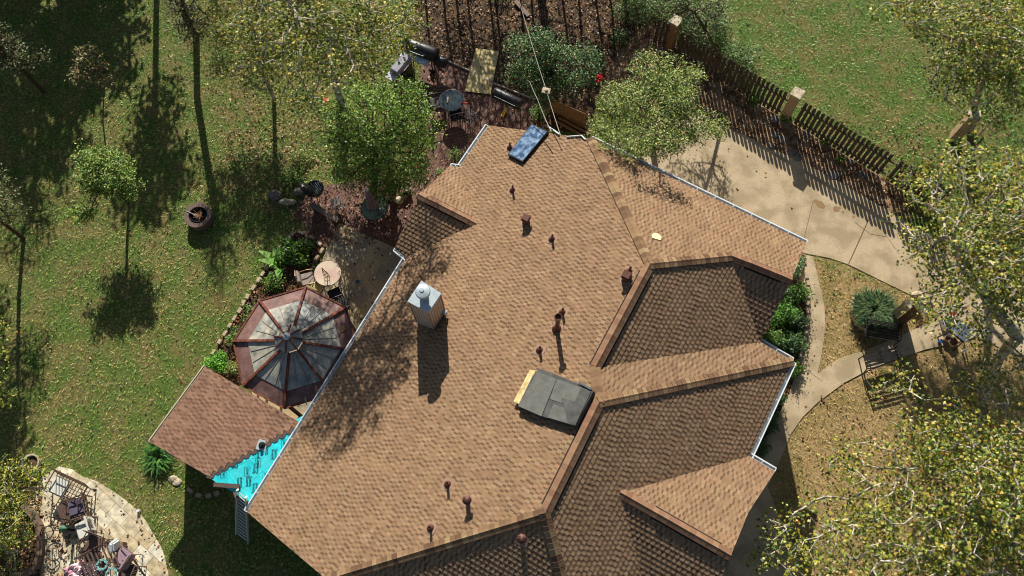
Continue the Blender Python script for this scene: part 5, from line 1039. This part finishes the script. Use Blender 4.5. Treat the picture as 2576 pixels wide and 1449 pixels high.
hp_ = [(262, 1366), (285, 1362), (305, 1366), (322, 1385), (338, 1408), (352, 1430), (368, 1452), (380, 1480)]; mb = MB(); mb.tube([G(x, y, .07) for x, y in hp_], .018, 6); tag(mb.build('garden_hose', blk), 'black hose snaking over the pale stone paving', 'hose')
P = G(283, 1372, .75); root = empty('white_bolster', P*[1, 1, 0], 0, 'upright white bolster cushion leaning on the brown chairs', 'cushion'); mb = MB(); mb.box((0, 0, .62), (.17, .32, .5), M=Matrix.Rotation(.35, 3, 'X')); mb.build('cushion', white, root, bevel=.05); mb = MB(); mb.box((0, -.02, .2), (.3, .3, .38)); mb.build('base_box', gw, root, bevel=.02)
tw_ = mat('pink_white_towel', RGB(214, 200, 200), .9, .2, 12, .3, col2=RGB(176, 130, 140), scale2=5)
for x, y, a_, s_, lb in ((190, 1434, .4, .34, 'white towel heap at the bottom edge of the stone patio'), (232, 1432, .15, .3, 'pink and white towel draped right of the white towel heap')):
    P = G(x, y, .5); bm = bmesh.new(); bmesh.ops.create_grid(bm, x_segments=14, y_segments=10, size=1)
    for v_ in bm.verts: v_.co = Vector((v_.co.x*s_, v_.co.y*s_*.62, .05*math.sin(v_.co.x*7+v_.co.y*3)+.03*math.sin(v_.co.y*11)+random.uniform(0, .015)))
    bmesh.ops.solidify(bm, geom=bm.faces[:], thickness=.02); me = bpy.data.meshes.new('towel'); bm.to_mesh(me); bm.free(); me.materials.append(tw_); o_ = bpy.data.objects.new('towel', me); sc.collection.objects.link(o_); o_.location = P; o_.rotation_euler = (0, 0, a_); tag(o_, lb, 'towel')
P = G(212, 1436, .45)*[1, 1, 0]; root = empty('low_bench', P, .25, 'low brown bench under the towels', 'bench'); mb = MB(); [mb.box((0, -.18+i*.12, .42), (1.0, .09, .03)) for i in range(4)]; mb.build('seat', brf, root)
for x in (-.42, .42): mb = MB(); mb.box((x, 0, .2), (.05, .36, .4)); mb.build('leg', brf, root)
P = G(130, 1342, .3)*[1, 1, 0]; root = empty('wire_plant_stand', P, 0, 'round black wire plant stand on the left side of the stone patio', 'stand')
for z, r in ((.02, .3), (.35, .27), (.6, .2)): mb = MB(); mb.tube([(r*math.cos(t*math.pi/10), r*math.sin(t*math.pi/10), z) for t in range(21)], .014, 5); mb.build('hoop', iron, root)
for k in range(4): a = k*math.pi/2+.3; mb = MB(); mb.tube([(.3*math.cos(a), .3*math.sin(a), 0), (.2*math.cos(a), .2*math.sin(a), .6), (0, 0, .66)], .012, 5); mb.build('upright', iron, root)
P = G(160, 1330, .7)*[1, 1, 0]; root = empty('lantern', P, 0, 'green capped lantern on a dark post in the stone patio', 'lantern'); mb = MB(); mb.box((0, 0, .3), (.07, .07, .6)); mb.build('post', iron, root); mb = MB(); mb.box((0, 0, .66), (.1, .1, .12)); mb.build('lamp_body', dkglass, root); mb = MB(); mb.lathe([(.13, .72), (.11, .76), (.03, .8), (0, .8)], 4); mb.build('cap', mat('green_cap', RGB(60, 110, 80), .5, .2, 9), root)
P = G(124, 1300, 1.9)*[1, 1, 0]; mb = MB(); mb.tube([(P[0], P[1], 0), (P[0], P[1], 1.9)], .018, 7); mb.lathe([(.13, .0), (.13, .03), (.03, .05), (0, .06)], 14, P); tag(mb.build('pole', iron), 'thin black pole casting a long straight shadow on the stone patio', 'pole')
mb = MB(); mb.box(G(348, 1285, .1), (.09, .07, .1), rz=.4); tag(mb.build('path_light', white), 'tiny white path light on the curved edge of the stone patio', 'light')

# ------------------------------------------------------------------ right side: benches, gate pillar, work table
def slat_bench(label, px, py, rz, L_=1.15):
    root = empty('slat_bench', G(px, py, .42)*[1, 1, 0], rz, label, 'bench')
    for i in range(4): mb = MB(); mb.box((0, -.18+i*.11, .43), (L_, .075, .025)); mb.build('seat_slat', iron, root)
    for i in range(4): mb = MB(); mb.box((0, .25+i*.02, .48+i*.075), (L_, .02, .05)); mb.build('back_slat', iron, root)
    for s_ in (-1, 1):
        mb = MB(); mb.tube([(s_*L_/2, .32, .76), (s_*L_/2, .22, .42), (s_*L_/2, .27, 0)], .022, 6); mb.tube([(s_*L_/2, -.22, 0), (s_*L_/2, -.2, .62), (s_*L_/2, .3, .66)], .022, 6); mb.build('side_frame', iron, root)
    return root
slat_bench('black slatted bench right beneath the stone ring planter', 2217, 838, ANG((2185, 835), (2250, 846)))
slat_bench('black slatted bench at the walkway end under sycamore leaves', 2217, 900, ANG((2180, 912), (2255, 892))+math.pi)
for x, y, lb in ((2290, 762, 'stone topped gate pillar nearest the curved driveway edge'), (2316, 772, 'darker wooden gate pillar beside the stone topped one')):
    P = G(x, y, 1.55)*[1, 1, 0]; root = empty('gate_pillar', P, .5, lb, 'pillar'); mb = MB(); mb.box((0, 0, .75), (.26, .26, 1.5)); mb.build('shaft', woodm if x > 2300 else wall_m, root); mb = MB(); mb.box((0, 0, 1.53), (.32, .32, .07)); mb.build('cap', limes, root, bevel=.01)
q4 = [G(x, y, .9) for x, y in ((2417, 807), (2445, 828), (2427, 858), (2393, 833))]; cq = np.mean(q4, axis=0)*[1, 1, 0]; rzq = math.atan2(*(q4[1]-q4[0])[[1, 0]])
root = empty('work_table', cq, rzq, 'white topped work table beside boxes under the sycamore', 'table'); whs = mat('white_laminate', RGB(232, 230, 240), .4, .06, 5)
mb = MB(); mb.box((-.15, 0, .9), (.3, .55, .04)); mb.box((.17, 0, .9), (.3, .55, .04)); mb.build('table_top', whs, root, bevel=.006); mb = MB(); mb.box((0, 0, .8), (.56, .5, .15)); mb.build('frame', blk, root)
for x in (-.26, .26):
    for y in (-.23, .23): mb = MB(); mb.bar((x, y, .75), (x*1.3, y*1.2, 0), .035, .035); mb.build('leg', blk, root)
def crate(name, label, cat, px, py, d, m, rz, lid=None, z=0.):
    root = empty(name, G(px, py, z), rz, label, cat); t = .015; mb = MB()
    mb.box((0, 0, .01), (d[0], d[1], .02)); [mb.box((s_*(d[0]/2-t/2), 0, d[2]/2), (t, d[1], d[2])) for s_ in (-1, 1)]; [mb.box((0, s_*(d[1]/2-t/2), d[2]/2), (d[0]-2*t, t, d[2])) for s_ in (-1, 1)]; mb.build('box_body', m, root)
    if lid: mb = MB(); mb.lathe([(d[0]*.28, d[2]*.6), (d[0]*.28, d[2]+.02), (d[0]*.2, d[2]+.04), (0, d[2]+.04)], 16); mb.build('contents', lid, root)
    return root
cardb = mat('cardboard', RGB(176, 136, 96), .9, .12, 8); bluec = mat('blue_glaze_lid', RGB(60, 90, 130), .35, .15, 9)
crate('white_bin', 'white square bin with a round blue thing inside near the work table', 'bin', 2377, 818, (.34, .36, .32), whs, .2, bluec)
crate('cardboard_box', 'open cardboard box below the white work table', 'box', 2392, 864, (.3, .24, .2), cardb, .4); crate('cardboard_box', 'small dark cardboard box left of the open one', 'box', 2378, 856, (.2, .2, .2), gw, .9); crate('white_box', 'white box squeezed between table and cardboard boxes', 'box', 2389, 846, (.18, .22, .35), whs, .3)
mb = MB(); mb.lathe([(.06, 0), (.06, .16), (.03, .2), (.03, .24), (0, .24)], 16, G(2395, 792)); tag(mb.build('red_jug', redm, smooth=True), 'red jug above the white bin', 'jug')
mb = MB(); mb.box(G(2384, 796, .25), (.35, .04, .04), rz=.1); mb.bar(G(2384, 796, .02), G(2384, 796, .25), .04, .04); tag(mb.build('white_stick', whs), 'short white bar next to the red jug', 'bar')
mb = MB(); mb.lathe([(.035, 0), (.035, .24), (.015, .28), (0, .3)], 12, G(2421, 885, .02)); tag(mb.build('water_bottle', whs, smooth=True), 'white bottle standing in the shade below the work table', 'bottle')
mb = MB(); mb.lathe([(.06, 0), (.07, .18), (.07, .19), (0, .19)], 14, G(2362, 862, .02)); tag(mb.build('paint_can', bluec, smooth=True), 'small blue and white can left of the cardboard boxes', 'can')
for i in range(3): rock('tan stone slab half hidden in shrubs near the gate pillar', 2306+i*13, 742+i*9, .2, .13, .12, es, 'stone slabs near the gate pillar')
